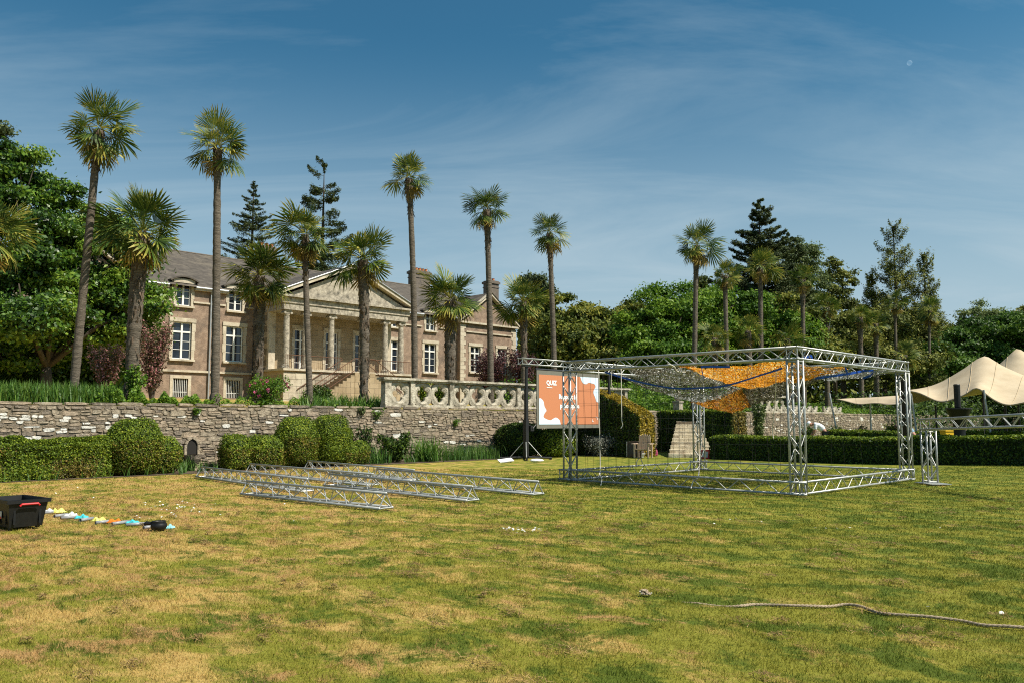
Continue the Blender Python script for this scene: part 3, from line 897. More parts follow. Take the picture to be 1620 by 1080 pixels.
mb.box((0, 5.6, 6.35), (40.6, 10.6, 7.7))            # body behind the facade
part('wall', mb, 'render', house)
for x in WX:
    window(x, 5.55, 1.26, 2.4, 0, 3)
    # dormer that breaks the eaves
    w = window(x, 9.02, DW, 1.5, 0, 3, transom=False, surround=0.17)
    hd = MB(); pts_o, pts_i = [], []
    for k in range(9):
        tt = -1 + 2 * k / 8
        pts_o.append((x + tt * 0.98, 10.98 - 0.30 * tt * tt)); pts_i.append((x + tt * 0.94, 10.89 - 0.30 * tt * tt))
    hd.prism(pts_o + pts_i[::-1], -0.22, 2.2)
    part('dormer_hood', hd, 'slate', w)
    cheek = MB(); cheek.box((x - 0.72, 0.72, 10.45), (0.1, 1.36, 0.62)); cheek.box((x + 0.72, 0.72, 10.45), (0.1, 1.36, 0.62))
    cheek.box((x, 0.04, 10.72), (1.3, 0.12, 0.2))
    part('dormer_cheek', cheek, 'limestone', w)
    # barred cellar window
    b = MB()
    for k in range(8): b.tube([(x - 0.42 + 0.12 * k, 0.06, 3.1), (x - 0.42 + 0.12 * k, 0.06, 4.3)], 0.02, 5)
    b.box((x, 0.06, 3.42), (1.0, 0.025, 0.03))
    g_ = part('cellar_window', MB().box((x, 0.2, 3.7), (1.0, 0.02, 1.2)), 'interior_dark', house)
    part('bars', b, 'white_paint', g_)
    for sg in (-1, 1): part('surround_block', MB().box((x + sg * 0.6, -0.005, 3.7), (0.2, 0.06, 1.2)), 'limestone', g_)
    part('lintel', MB().box((x, -0.008, 4.40), (1.4, 0.07, 0.2)), 'limestone', g_)
# string courses, gutter, downpipe
for sx in (-1, 1):
    part('string_course', MB().box((sx * 9.55, -0.05, 4.78), (8.2, 0.16, 0.14)), 'limestone', house)
    for (a, b) in ((5.45, 6.0), (7.5, 9.75), (11.6 if sx > 0 else 11.2, 13.65)):
        part('string_course', MB().box((sx * (a + b) / 2, -0.04, 9.32), (b - a, 0.12, 0.11)), 'limestone', house)
for sx in (-1, 1):
    for (a, b) in ((5.45, 6.02), (7.45, 9.72), (11.5, 13.65)):
        part('eaves_cornice', MB().box((sx * (a + b) / 2, -0.14, 10.18), (b - a, 0.3, 0.16)), 'limestone', house)
        part('gutter', MB().tube([(sx * a, -0.33, 10.27), (sx * b, -0.33, 10.27)], 0.075, 8), 'zinc', house)
part('downpipe', MB().tube([(-8.55, -0.12, 2.6), (-8.55, -0.12, 9.9), (-8.55, -0.3, 10.2)], 0.06, 8), 'zinc', house)
# pavilions at both ends
for sx in (-1, 1):
    xa, xb = (13.7, 20.5)
    wx = [15.45, 18.75]
    o_ = [(sx * x - 0.58, sx * x + 0.58, 5.75, 8.0) for x in wx]
    mb = MB()
    lo, hi = min(sx * xa, sx * xb), max(sx * xa, sx * xb)
    wall_open(mb, lo, hi, Z0, 9.9, -0.45, o_)
    mb.add([(sx * xa, -0.45, Z0), (sx * xa, 0.5, Z0), (sx * xa, 0.5, 9.9), (sx * xa, -0.45, 9.9)], [(0, 1, 2, 3)])
    mb.add([(sx * xb, -0.45, Z0), (sx * xb, 0.5, Z0), (sx * xb, 0.5, 9.9), (sx * xb, -0.45, 9.9)], [(0, 1, 2, 3)])
    mb.prism([(lo + 0.1, 10.05), (hi - 0.1, 10.05), ((lo + hi) / 2, 12.35)], -0.44, 0.3)
    part('pavilion_wall', mb, 'render', house)
    if sx > 0 or True:
        for i, x in enumerate(wx): window(sx * x, 5.75, 1.16, 2.25, -0.45, 3, open_leaf=(sx > 0 and i == 0))
    k = 0; z = Z0 + 0.3
    while z < 9.7:
        for ex in (lo, hi):
            wq = 0.62 if k % 2 else 0.44
            part('quoin', MB().box((ex + (wq / 2 - 0.03) * (1 if ex == lo else -1), -0.44, z + 0.175), (wq, 0.1, 0.335)), 'limestone', house)
        z += 0.35; k += 1
    part('pediment_cornice', MB().box((sx * 17.1, -0.52, 9.98), (7.2, 0.4, 0.16)), 'limestone', house)
    part('string_course', MB().box((sx * 17.1, -0.5, 9.2), (5.6, 0.12, 0.12)), 'limestone', house); part('string_course', MB().box((sx * 17.1, -0.5, 4.78), (5.6, 0.16, 0.14)), 'limestone', house)
    for s2 in (-1, 1):
        p, q = (sx * 17.1 + s2 * 3.65, 10.02), (sx * 17.1, 12.62)
        part('raking_cornice', MB().prism([p, q, (q[0], q[1] + 0.26), (p[0], p[1] + 0.2)] if s2 < 0 else [q, p, (p[0], p[1] + 0.2), (q[0], q[1] + 0.26)], -0.78, -0.3), 'limestone', house)
# portico
mb = MB()
doors = [-2.55, 0.0, 2.55]
wall_open(mb, -5.2, 5.2, 4.9, 9.2, -1.6, [(x - 0.52, x + 0.52, 5.05, 7.95) for x in doors])
for sx in (-1, 1): mb.add([(sx * 5.2, -1.6, Z0), (sx * 5.2, 0.2, Z0), (sx * 5.2, 0.2, 9.2), (sx * 5.2, -1.6, 9.2)], [(0, 1, 2, 3)])
part('portico_wall', mb, 'ashlar_warm', house)
for x in doors:
    window(x, 5.05, 1.04, 2.9, -1.6, 4, surround=0.18, sill=False)
COLX = [-4.85, -3.38, -1.31, 1.31, 3.38, 4.85]
for x in COLX:
    mb = MB().lathe([(0.30, 0.0), (0.30, 0.12), (0.25, 0.16), (0.27, 0.22), (0.215, 0.28), (0.225, 1.4), (0.215, 2.4), (0.185, 3.55), (0.22, 3.58), (0.22, 3.64)], (x, -3.5, 5.02), 18)
    c = part('column', mb, 'column_stone', house, smooth=False)
    cap = MB().box((x, -3.5, 8.88), (0.52, 0.48, 0.10))
    for s2 in (-1, 1):
        cap.tube([(x + s2 * 0.24, -3.74, 8.74), (x + s2 * 0.24, -3.26, 8.74)], 0.09, 10)
    cap.box((x, -3.5, 8.76), (0.46, 0.4, 0.14))
    part('capital', cap, 'column_stone', c)
    part('column_base', MB().box((x, -3.5, 5.0), (0.66, 0.66, 0.1)), 'column_stone', c)
for sx in (-1, 1):   # pilasters on the side returns
    part('pilaster', MB().box((sx * 4.95, -1.72, 6.98), (0.5, 0.24, 3.9)), 'limestone', house)
mb = MB()
mb.box((0, -2.62, 9.16), (10.5, 2.46, 0.42)); mb.box((0, -2.64, 9.58), (10.7, 2.56, 0.40)); mb.box((0, -2.70, 9.86), (11.3, 2.9, 0.14))
part('entablature', mb, 'column_stone', house)
part('tympanum', MB().prism([(-5.2, 9.92), (5.2, 9.92), (0, 12.15)], -3.75, -3.4), 'column_stone', house)
mb = MB()
for s2 in (-1, 1):
    p, q = (s2 * 5.75, 9.9), (0, 12.33)
    part('raking_cornice', MB().prism([p, q, (0, 12.58), (s2 * 5.75, 10.1)] if s2 < 0 else [q, p, (s2 * 5.75, 10.1), (0, 12.58)], -4.12, -3.3), 'limestone', house)
    part('cornice_flashing', MB().tube([(s2 * 5.8, -4.16, 10.14), (0, -4.16, 12.63)], 0.05, 6), 'zinc', house)
# podium of ashlar blocks, landing and double stairs with rusty railings
part('podium', MB().box((0, -2.2, 3.7), (10.7, 3.9, 2.36)), 'ashlar_warm', house)
rngp = random.Random(3)
for j in range(5):
    z = Z0 + 0.45 * j
    x = -5.4 - (0.45 if j % 2 else 0)
    while x < 5.35:
        w = rngp.uniform(0.75, 1.15); xa, xb = max(x, -5.4), min(x + w, 5.4)
        if xb - xa > 0.1: part('ashlar_block', MB().box(((xa + xb) / 2, -4.17 + rngp.uniform(-0.01, 0.01), z + 0.225), (xb - xa - 0.02, 0.1, 0.43)), 'limestone', house)
        x += w
mb = MB(); mb.box((0, -2.25, 4.94), (11.0, 4.2, 0.14))
part('portico_floor', mb, 'limestone', house)
mb = MB(); mb.box((0, -5.0, 3.7), (1.7, 1.6, 2.3))
for s2 in (-1, 1):
    for k in range(11):
        zt0 = 4.85 - 0.2 * (k + 1)
        mb.box((s2 * (0.85 + 0.32 * (k + 0.5)), -5.0, (zt0 + Z0) / 2), (0.34, 1.55, zt0 - Z0))
part('stairs', mb, 'ashlar_warm', house)
mb = MB()
for s2 in (-1, 1):
    for yy in (-5.75, -4.3):
        a, b = (s2 * 0.85, yy, 4.85), (s2 * 4.4, yy, 2.7)
        for zo in (0.95, 0.12):
            mb.tube([(a[0], yy, a[2] + zo), (b[0], yy, b[2] + zo)], 0.028, 5)
        for k in range(25):
            t = k / 24; x = a[0] + (b[0] - a[0]) * t; z = a[2] + (b[2] - a[2]) * t
            mb.tube([(x, yy, z + 0.12), (x, yy, z + 0.95)], 0.012, 4, caps=False)
mb.tube([(-0.85, -5.75, 5.8), (0.85, -5.75, 5.8)], 0.028, 5)
for k in range(12): mb.tube([(-0.82 + 0.15 * k, -5.75, 4.9), (-0.82 + 0.15 * k, -5.75, 5.8)], 0.012, 4, caps=False)
for sx in (-1, 1):
    mb.tube([(sx * 0.9, -4.25, 5.9), (sx * 5.3, -4.25, 5.9)], 0.025, 5)
    for k in range(30): mb.tube([(sx * (0.95 + 0.15 * k), -4.25, 5.02), (sx * (0.95 + 0.15 * k), -4.25, 5.9)], 0.011, 4, caps=False)
part('railing', mb, 'rust_iron', house)
# roofs
mb = MB()
E, RZ, RY = 10.3, 13.75, 5.6
mb.add([(-20.7, -0.36, E), (20.7, -0.36, E), (20.7, 11.6, E), (-20.7, 11.6, E), (-17.0, RY, RZ), (17.0, RY, RZ)],
       [(0, 1, 5, 4), (1, 2, 5), (2, 3, 4, 5), (3, 0, 4)])
roof = part('roof', mb, 'slate', house)
mb = MB()
for (cx_, w, y0, y1, ez, rz_) in ((0, 5.85, -4.2, 4.4, 10.1, 12.62), (17.1, 3.75, -0.85, 4.2, 10.2, 12.85), (-17.1, 3.75, -0.85, 4.2, 10.2, 12.85)):
    mb.add([(cx_ - w, y0, ez), (cx_, y0, rz_), (cx_ + w, y0, ez), (cx_ - w, y1, ez), (cx_, y1, rz_), (cx_ + w, y1, ez)], [(0, 1, 4, 3), (1, 2, 5, 4)])
part('gable_roof', mb, 'slate', roof)
part('ridge_tiles', MB().tube([(-17, RY, RZ), (17, RY, RZ)], 0.07, 6), 'brick_dark', roof)
def chimney(x, y, zt_, w, d, pots):
    mb = MB(); mb.box((x, y, (zt_ + 11.5) / 2), (w, d, zt_ - 11.5)); mb.box((x, y, zt_ - 0.2), (w + 0.22, d + 0.22, 0.22)); mb.box((x, y, zt_ - 0.65), (w + 0.1, d + 0.1, 0.1))
    c = part('chimney', mb, 'brick_dark', roof)
    for k in range(pots):
        part('chimney_pot', MB().lathe([(0.16, 0), (0.13, 0.35), (0.16, 0.38)], (x - w / 2 + w * (k + 0.5) / pots, y, zt_ - 0.1), 8), 'terracotta', c)
    return c
chimney(-1.2, RY + 0.4, 15.2, 1.3, 0.8, 3)
chimney(14.3, RY + 0.3, 15.25, 1.9, 0.9, 5)
chimney(21.3, 3.6, 14.9, 1.1, 1.0, 2)
# ------------------------------------------------------------------ vegetation
def lump(P, s=1.7, seed=0.0):
    x, y, z = P[:, 0] * s + seed, P[:, 1] * s + seed * 1.7, P[:, 2] * s
    return (np.sin(x * 1.9 + np.sin(y * 2.3)) + np.sin(y * 2.1 + np.sin(z * 2.9 + 1)) + np.sin(z * 2.5 + np.sin(x * 1.7 + 2))) / 3

def core_mesh(name, verts, faces, m):
    return MB().add(verts, faces).mesh(name, m, True)

def round_bush(name, label, P, rx, ry, h, e=2.6, n=7000, size=0.04, m='yew_leaf', rz=0.0, cat='shrub', group=None, rough=0.06, lowm=None, flowers=0, z0=0.0, flm='flower_pink', flsize=0.05):
    """clipped bush: superellipsoid of leaves round a dark twiggy core"""
    rng = np.random.default_rng(abs(hash(label)) % 1000 if False else int(sum(map(ord, label))))
    t = thing(name, label, cat, (P.x, P.y, z0), rz, group)
    d = sphere_pts(rng, n * 2)
    rr = np.array([rx, ry, h / 2])
    k = (np.abs(d[:, 0] / rr[0]) ** e + np.abs(d[:, 1] / rr[1]) ** e + np.abs(d[:, 2] / rr[2]) ** e) ** (-1 / e)
    p = d * k[:, None]
    N = np.sign(p) * np.abs(p / rr) ** (e - 1) / rr
    N /= np.linalg.norm(N, axis=1, keepdims=True)
    p = p[:n]; N = N[:n]
    p = p * (1 + rough * lump(p, 2.6 / max(0.5, rx), rx * 3)[:, None]) + N * rng.uniform(-0.12, 0.03, (n, 1))
    p[:, 2] = np.maximum(p[:, 2] + h / 2, 0.02)
    V, Rn = leaves(p, N, size, rng)
    mm = m
    link('foliage', np_mesh('foliage', V, 4, Rn, mm), t)
    if lowm:
        lo = p[:, 2] < h * 0.62
        V, Rn = leaves(p[lo][:int(n * 0.22)] + N[lo][:int(n * 0.22)] * 0.02, N[lo][:int(n * 0.22)], size * 0.9, rng)
        link('dry_foliage', np_mesh('dry_foliage', V, 4, Rn, lowm), t)
    # core
    mb = MB(); nu, nv = 16, 9
    vs = []
    for j in range(nv):
        ph = -math.pi / 2 + math.pi * j / (nv - 1)
        for i in range(nu):
            th = 2 * math.pi * i / nu
            q = np.array([math.cos(ph) * math.cos(th), math.cos(ph) * math.sin(th), math.sin(ph)])
            kk = (abs(q[0] / rr[0]) ** e + abs(q[1] / rr[1]) ** e + abs(q[2] / rr[2]) ** e) ** (-1 / e) * 0.86
            vs.append((q[0] * kk, q[1] * kk, max(0.01, q[2] * kk + h / 2)))
    fs = [(j * nu + i, j * nu + (i + 1) % nu, (j + 1) * nu + (i + 1) % nu, (j + 1) * nu + i) for j in range(nv - 1) for i in range(nu)]
    part('twigs', mb.add(vs, fs), 'conifer_leaf', t)
    if flowers:
        idx = rng.integers(0, n, flowers)
        q = p[idx] + N[idx] * 0.05
        q = np.repeat(q, 5, 0) + rng.normal(0, flsize * 0.5, (flowers * 5, 3))
        V, Rn = leaves(q, np.repeat(N[idx], 5, 0), flsize, rng, aspect=0.9)
        link('flowers', np_mesh('flowers', V, 4, Rn, flm), t)
    return t

def box_hedge(name, label, P, rz, lx, ly, top, n, size=0.05, m='box_leaf', cat='hedge', topm=None, endm=None, rough=0.05, z0=0.0, patchm=None):
    """hedge clipped to a block; top(x) gives its height along its length"""
    rng = np.random.default_rng(int(sum(map(ord, label))))
    t = thing(name, label, cat, (P.x, P.y, z0), rz)
    hm = max(top(0), top(lx))
    areas = np.array([lx * hm, lx * hm, ly * hm, ly * hm, lx * ly * 1.5])
    f = rng.choice(5, n, p=areas / areas.sum())
    s1, s2 = rng.uniform(0, 1, n), rng.uniform(0, 1, n)
    X = np.where(f < 2, s1 * lx, np.where(f == 2, 0, np.where(f == 3, lx, s1 * lx)))
    Y = np.where(f == 0, 0, np.where(f == 1, ly, s2 * ly))
    tp = np.vectorize(top)(X)
    Z = np.where(f < 4, np.where(f < 2, s2, s1) * tp, tp)
    Nn = np.zeros((n, 3)); Nn[f == 0, 1] = -1; Nn[f == 1, 1] = 1; Nn[f == 2, 0] = -1; Nn[f == 3, 0] = 1; Nn[f == 4, 2] = 1
    p = np.stack([X, Y, Z], 1)
    rnd_edge = 0.10
    for ax, L in ((0, lx), (1, ly)):
        near = np.minimum(p[:, ax], L - p[:, ax]); dz = tp - p[:, 2]
        both = (near < rnd_edge) & (dz < rnd_edge)
        p[both, 2] -= (rnd_edge - near[both]) * 0.5
    p += Nn * (lump(p, 3.2, lx)[:, None] * rough + rng.uniform(-0.1, 0.03, (n, 1)))
    V, Rn = leaves(p, Nn, size, rng)
    sel = np.zeros(n, int)
    if endm: sel[(f == 2)] = 1
    if topm: sel[(f == 4) | ((tp - p[:, 2]) < 0.07)] = 2
    if patchm: sel[(lump(p, 1.4, 3.3) + rng.normal(0, 0.25, n) > 0.32) & (tp - p[:, 2] > 0.15)] = 3
    V = V.reshape(n, 4, 3)
    for k, mm, nm in ((0, m, 'foliage'), (1, endm, 'end_foliage'), (2, topm, 'top_foliage'), (3, patchm, 'dry_foliage')):
        if mm and (sel == k).any():
            link(nm, np_mesh(nm, V[sel == k].reshape(-1, 3), 4, Rn[sel == k], mm), t)
    mb = MB(); q = 0.09; nx = max(2, int(lx / 1.0))
    vs, fs = [], []
    for i in range(nx + 1):
        x = q + (lx - 2 * q) * i / nx; tt = top(x) - q
        vs += [(x, q, 0), (x, ly - q, 0), (x, ly - q, tt), (x, q, tt)]
    for i in range(nx):
        for j in range(4): fs.append((i * 4 + j, i * 4 + (j + 1) % 4, (i + 1) * 4 + (j + 1) % 4, (i + 1) * 4 + j))
    fs += [(0, 1, 2, 3), (nx * 4 + 3, nx * 4 + 2, nx * 4 + 1, nx * 4)]
    part('twigs', mb.add(vs, fs), 'conifer_leaf', t)
    return t

# ---- clipped yews in front of the retaining wall
def wall_spot(px, off): return on_b(px, B_WALL - off, 720)
P0, P1 = wall_spot(-70, 1.55), wall_spot(176, 1.3)
L = (P1 - P0).length
box_hedge('clipped_hedge', 'low lumpy clipped yew hedge at the left end of the wall', P0, math.atan2(P1.y - P0.y, P1.x - P0.x), L, 1.05,
          lambda x: 1.02 + 0.05 * math.sin(x * 2.1) + 0.04 * math.sin(x * 5.3), 70000, 0.027, 'yew_leaf', topm='yew_leaf', rough=0.11, patchm='yew_brown')
lab = {}
def yew(px, wpx, ytop, off, label, e=2.8, n=9000, low='yew_brown'):
    P = wall_spot(px, off)
    r = wpx / 2 * P.y / F
    h = z_at(px, ytop, P)
    return round_bush('clipped_yew', label, P, r, r * 0.85, h, e, int(n * 1.8), 0.027, 'yew_leaf', TH, lowm=low, rough=0.09, group='clipped yews along the wall')
yew(211, 84, 662, 0.95, 'tall domed yew bush left of the wall fountain', 2.5, 13000)
yew(264, 42, 690, 0.95, 'small rounded yew bush touching the tall dome beside the fountain', 2.6, 5000)
yew(372, 46, 687, 0.95, 'squarish low yew bush just right of the wall fountain', 3.4, 6000)
yew(415, 56, 688, 0.95, 'second low squarish yew bush right of the fountain', 3.2, 7000)
yew(448, 36, 692, 0.9, 'narrow low yew bush squeezed before the big double dome', 3.0, 4500)
yew(468, 68, 660, 0.9, 'left dome of the big paired yew bushes', 2.5, 12000)
yew(521, 68, 657, 0.9, 'right dome of the big paired yew bushes', 2.5, 12000, None)
yew(550, 30, 700, 1.1, 'slim yew bush against the right flank of the paired domes', 2.6, 4000)
yew(568, 32, 696, 0.9, 'small round yew ball at the end of the clipped row', 2.4, 5000)

# ---- loose plants at the foot of the wall
def strap_clump(name, label, P, h, spread, n, m='strap_leaf', w=0.03, cat='plant', z0=0.0, kind=None, pts=None, seed=1, droop=1.0):
    """arching strap-shaped leaves"""
    rng = np.random.default_rng(seed)
    V, Rn = [], []
    for i in range(n):
        if pts is not None: base = np.array(pts[i])
        else: base = np.array([rng.normal(0, spread * 0.25), rng.normal(0, spread * 0.25), 0.0])
        az = rng.uniform(0, 2 * math.pi); ln = h * rng.uniform(0.6, 1.25); out = rng.uniform(0.15, 0.75) * droop
        d = np.array([math.cos(az), math.sin(az), 0]); sd_ = np.array([-d[1], d[0], 0]) * w
        prev = None; rr = rng.uniform()
        K = 4
        for k in range(K + 1):
            t = k / K
            c = base + d * ln * out * t * (0.5 + 0.7 * t) + np.array([0, 0, ln * (t - 0.42 * out * t * t * t)])
            ww = sd_ * (1 - t * 0.92) * (0.7 + 0.6 * t * (1 - t) * 2)
            cur = (c - ww, c + ww)
            if prev is not None: V += [prev[0], prev[1], cur[1], cur[0]]; Rn.append(min(1, max(0, rr * 0.7 + t * 0.3)))
            prev = cur
    me = np_mesh('leaves', V, 4, Rn, m)
    if kind:
        return tag(link(name, me, None, (P.x, P.y, z0)), label, cat, kind=kind)
    t = thing(name, label, cat, (P.x, P.y, z0))
    link('leaves', me, t)
    return t
def leafy_shrub(name, label, P, r, h, n, size, m, z0=0.0, cat='shrub', flowers=0, flm='flower_pink', flsize=0.05, seed=2, stems=7, up=0.35):
    """loose shrub: stems fanning from the base with leaves along and round them"""
    rng = np.random.default_rng(seed)
    t = thing(name, label, cat, (P.x, P.y, z0))
    st_ = MB(); pts, nrm = [], []
    for k in range(stems):
        az = 2 * math.pi * (k + rng.uniform(0, 0.8)) / stems; o = r * rng.uniform(0.25, 0.9)
        tip = np.array([math.cos(az) * o, math.sin(az) * o, h * rng.uniform(0.7, 1.0)])
        mid = tip * np.array([0.35, 0.35, 0.55])
        st_.tube([(0, 0, 0), tuple(mid), tuple(tip)], [0.03 * h / 2 + 0.012, 0.02, 0.008], 5)
        m_ = n // stems
        tt = rng.uniform(0.15, 1.05, m_) ** 0.75
        base = np.outer(np.minimum(tt, 1), tip) * (0.35 + 0.65 * tt[:, None])
        base[:, 2] = tt * tip[2]
        dd = sphere_pts(rng, m_) * (rng.uniform(0, 1, (m_, 1)) ** 0.4) * r * up * (0.6 + 0.6 * np.sin(tt * math.pi))[:, None]
        pts.append(base + dd); nrm.append(dd + np.array([0, 0, 0.12 * r]))
    part('stems', st_, 'bark', t)
    p = np.concatenate(pts); p[:, 2] = np.maximum(p[:, 2], 0.02); N = np.concatenate(nrm)
    N /= np.linalg.norm(N, axis=1, keepdims=True) + 1e-9
    V, Rn = leaves(p, N, size, rng)
    link('foliage', np_mesh('foliage', V, 4, Rn, m), t)
    if flowers:
        idx = rng.integers(0, len(p), flowers)
        q = np.repeat(p[idx] + N[idx] * size, 6, 0) + rng.normal(0, flsize * 0.45, (flowers * 6, 3))
        V, Rn = leaves(q, np.repeat(N[idx], 6, 0), flsize, rng, aspect=0.9)
        link('flowers', np_mesh('flowers', V, 4, Rn, flm), t)
    return t
P = wall_spot(628, 0.7); leafy_shrub('leafy_shrub', 'loose dark green shrub against the wall right of the clipped row', P, 0.75, z_at(628, 688, P), 2400, 0.055, 'box_leaf', seed=4)
P = wall_spot(600, 0.9); strap_clump('agapanthus', 'small tuft of strap leaves right of the last yew ball', P, 0.7, 0.8, 90, w=0.022, seed=5)
P = wall_spot(676, 0.9); strap_clump('agapanthus', 'dense glossy agapanthus clump at the foot of the wall', P, 0.95, 1.1, 210, w=0.03, seed=6)
pts = []
rngg = np.random.default_rng(12)
Pa, Pb = wall_spot(702, 0.9), wall_spot(782, 0.9)
for _ in range(900):
    t = rngg.uniform(); q = Pa.lerp(Pb, t) + Vector((rngg.normal(0, 0.25), rngg.normal(0, 0.25), 0)); pts.append((q.x, q.y, 0))
strap_clump('tall_grass', 'strip of tall pale grass growing along the wall foot', Vector((0, 0, 0)), 0.62, 1, 900, 'strap_leaf', 0.012, 'grass', 0.0, 'stuff', pts, 7, 0.5)
pts = []
for _ in range(420):
    px = rngg.choice([rngg.uniform(285, 296), rngg.uniform(313, 345), rngg.uniform(570, 600), rngg.uniform(640, 660), rngg.uniform(-20, 280)])
    q = wall_spot(px, rngg.uniform(0.9, 1.8) if px < 290 else rngg.uniform(0.2, 1.3)); pts.append((q.x, q.y, 0))
strap_clump('weeds', 'rank weeds sprouting at the foot of the yews', Vector((0, 0, 0)), 0.38, 1, 420, 'strap_leaf', 0.016, 'weeds', 0.0, 'stuff', pts, 8, 0.7)
P = on_b(305, B_WALL - 0.35); strap_clump('fern', 'green fern hanging under the wall fountain', P, 0.5, 0.4, 60, w=0.02, seed=9)
P = wall_spot(574, 0.25); leafy_shrub('climbing_plant', 'thin leafy climber on the wall above the last yews', P, 0.55, 1.35, 700, 0.05, 'box_leaf', seed=14)

# ---- terrace planting behind the wall
pts = []
for _ in range(2600):
    px = rngg.uniform(-30, 186); q = on_b(px, B_WALL + rngg.uniform(0.55, 2.3)); pts.append((q.x, q.y, 2.03))
strap_clump('day_lilies', 'long bank of bright green strap leaves on the terrace edge', Vector((0, 0, 0)), 0.66, 1, 2600, 'strap_leaf', 0.022, 'plants', 0.0, 'stuff', pts, 10, 0.7)
P_, N_ = [], []
for _ in range(9000):
    px = rngg.choice([rngg.uniform(150, 270), rngg.uniform(235, 345), rngg.uniform(335, 600)], p=[0.4, 0.35, 0.25])
    q = on_b(px, B_WALL + rngg.uniform(0.5, 2.0))
    hh = 0.55 if px < 215 else (0.32 if px < 480 else 0.22)
    P_.append((q.x, q.y, 2.05 + rngg.uniform(0, 1) ** 0.7 * hh * (0.75 + 0.35 * math.sin(px * 0.15) + 0.2 * math.sin(px * 0.37)))); N_.append((0.2, -0.3, 0.9))
V, Rn = leaves(np.array(P_), np.array(N_), 0.05, rngg)
tag(link('ground_cover', np_mesh('ground_cover', V, 4, Rn, 'bright_leaf')), 'low leafy ground cover along the top of the wall', 'ground cover', kind='stuff')
pts = []
for _ in range(900):
    px = rngg.uniform(475, 612); q = on_b(px, B_WALL + rngg.uniform(0.5, 2.2)); pts.append((q.x, q.y, 2.03))
strap_clump('iris_leaves', 'dark strap leaves before the portico on the terrace edge', Vector((0, 0, 0)), 0.55, 1, 900, 'strap_leaf', 0.026, 'plants', 0.0, 'stuff', pts, 13, 0.9)
P = on_b(420, B_WALL + 1.2); leafy_shrub('flowering_shrub', 'green shrub dotted with bright pink flowers on the wall top', P, 1.0, 1.05, 3600, 0.04, 'bright_leaf', 2.03, 'shrub', 26, 'flower_pink', 0.055, 21, 12)
P = on_b(508, B_WALL + 2.2); leafy_shrub('leafy_shrub', 'dark leafy shrub below the portico on the terrace', P, 0.8, 0.75, 1800, 0.05, 'box_leaf', 2.05, seed=22)
P = on_b(212, B_WALL + 1.2); leafy_shrub('leafy_shrub', 'glossy climbing shrub at the foot of the thick shaggy palm', P, 0.45, 1.25, 1100, 0.055, 'bright_leaf', 2.03, seed=23)
def px_shrub(px, ytop, wpx, b, label, m, n, size, name='shrub', seed=1, **k):
    P = on_b(px, b); a_, b_ = fr_inv(P); z0 = tz(a_, b_); r = wpx / 2 * P.y / F
    return leafy_shrub(name, label, P, r, z_at(px, ytop, P) - z0, n, size, m, z0, seed=seed, **k)
px_shrub(168, 545, 84, B_WALL + 6, 'pink blossoming shrub between the leaning palm and the shaggy palm', 'pink_bloom', 4200, 0.045, 'blossoming_shrub', 31, stems=22, up=0.2)
px_shrub(240, 512, 88, B_WALL + 7, 'tall reddish shrub with pink blossom by the house corner', 'pink_bloom', 6500, 0.045, 'blossoming_shrub', 32, stems=26, up=0.22)
px_shrub(775, 556, 70, B_WALL + 14, 'dark purple leaved shrub before the right pavilion', 'purple_leaf', 5200, 0.075, 'purple_shrub', 33, stems=14)
px_shrub(826, 552, 58, B_WALL + 12, 'purple leaved shrub behind the lighting tower', 'purple_leaf', 4200, 0.075, 'purple_shrub', 34, stems=14)
for i, (px, yt, w) in enumerate(((671, 604, 14), (697, 606, 16), (781, 610, 16))):
    px_shrub(px, yt, w * 2, B_WALL + 2.2, ['rounded green bush seen through the second balustrade opening', 'rounded green bush seen through the third balustrade opening', 'green bush seen through the sixth balustrade opening'][i], 'yew_leaf', 1600, 0.045, 'garden_bush', 40 + i, stems=9, up=0.5)

# ---- palms
def frond_mesh(seed, droop, m, nseg=22):
    rng = random.Random(seed)
    L_, Rb = 0.44, 0.62
    V, Rn = [], []
    K = 4
    def stalk(t): return np.array([L_ * t, 0, -0.10 * droop * t * t])
    for k in range(K):
        a, b = stalk(k / K), stalk((k + 1) / K)
        for (o1, o2) in (((0, 0.014, 0), (0, -0.014, 0)), ((0, 0.0, 0.014), (0, 0.014, -0.004))):
            V += [a + o1, a + o2, b + o2, b + o1]; Rn.append(0.8)
    hub = stalk(1.0)
    span = R(rng.uniform(95, 122) if droop > 0.25 else rng.uniform(58, 80))
    for i in range(nseg):
        an = -span + 2 * span * (i + 0.5) / nseg
        da = span / nseg * 0.9
        ln = Rb * (0.70 + 0.30 * math.cos(an * 0.75)) * rng.uniform(0.85, 1.08)
        if rng.random() < 0.06: ln *= 0.6
        dr = droop * rng.uniform(0.10, 0.30) + 0.02
        kink = rng.uniform(0.0, 0.5) * min(1, droop + 0.25)
        ple = 0.022 if i % 2 else -0.022
        cup = 0.34 * abs(math.sin(an * 0.8)) * max(0, 1 - droop) - 0.22 * abs(math.sin(an * 0.8)) * droop
        def pt(r, off):
            x, y = math.cos(an + off) * r * ln, math.sin(an + off) * r * ln
            z = ple * r - dr * ln * r * r + cup * ln * r - kink * ln * max(0, r - 0.62) * 1.3
            s = 1 - 0.25 * kink * max(0, r - 0.62)
            return hub + np.array([x * s, y * s, z])
        w1, w2 = da * 1.02, da * 0.62
        rr = rng.uniform(0.15, 0.75)
        V += [pt(0.02, -da), pt(0.02, da), pt(0.42, w1), pt(0.42, -w1)]; Rn.append(rr)
        V += [pt(0.42, -w1), pt(0.42, w1), pt(0.78, w2), pt(0.78, -w2)]; Rn.append(rr)
        V += [pt(0.78, -w2), pt(0.78, w2), pt(1.0, 0.004), pt(1.0, -0.004)]; Rn.append(min(1, rr + 0.3))
    return np_mesh('frond', V, 4, Rn, m)
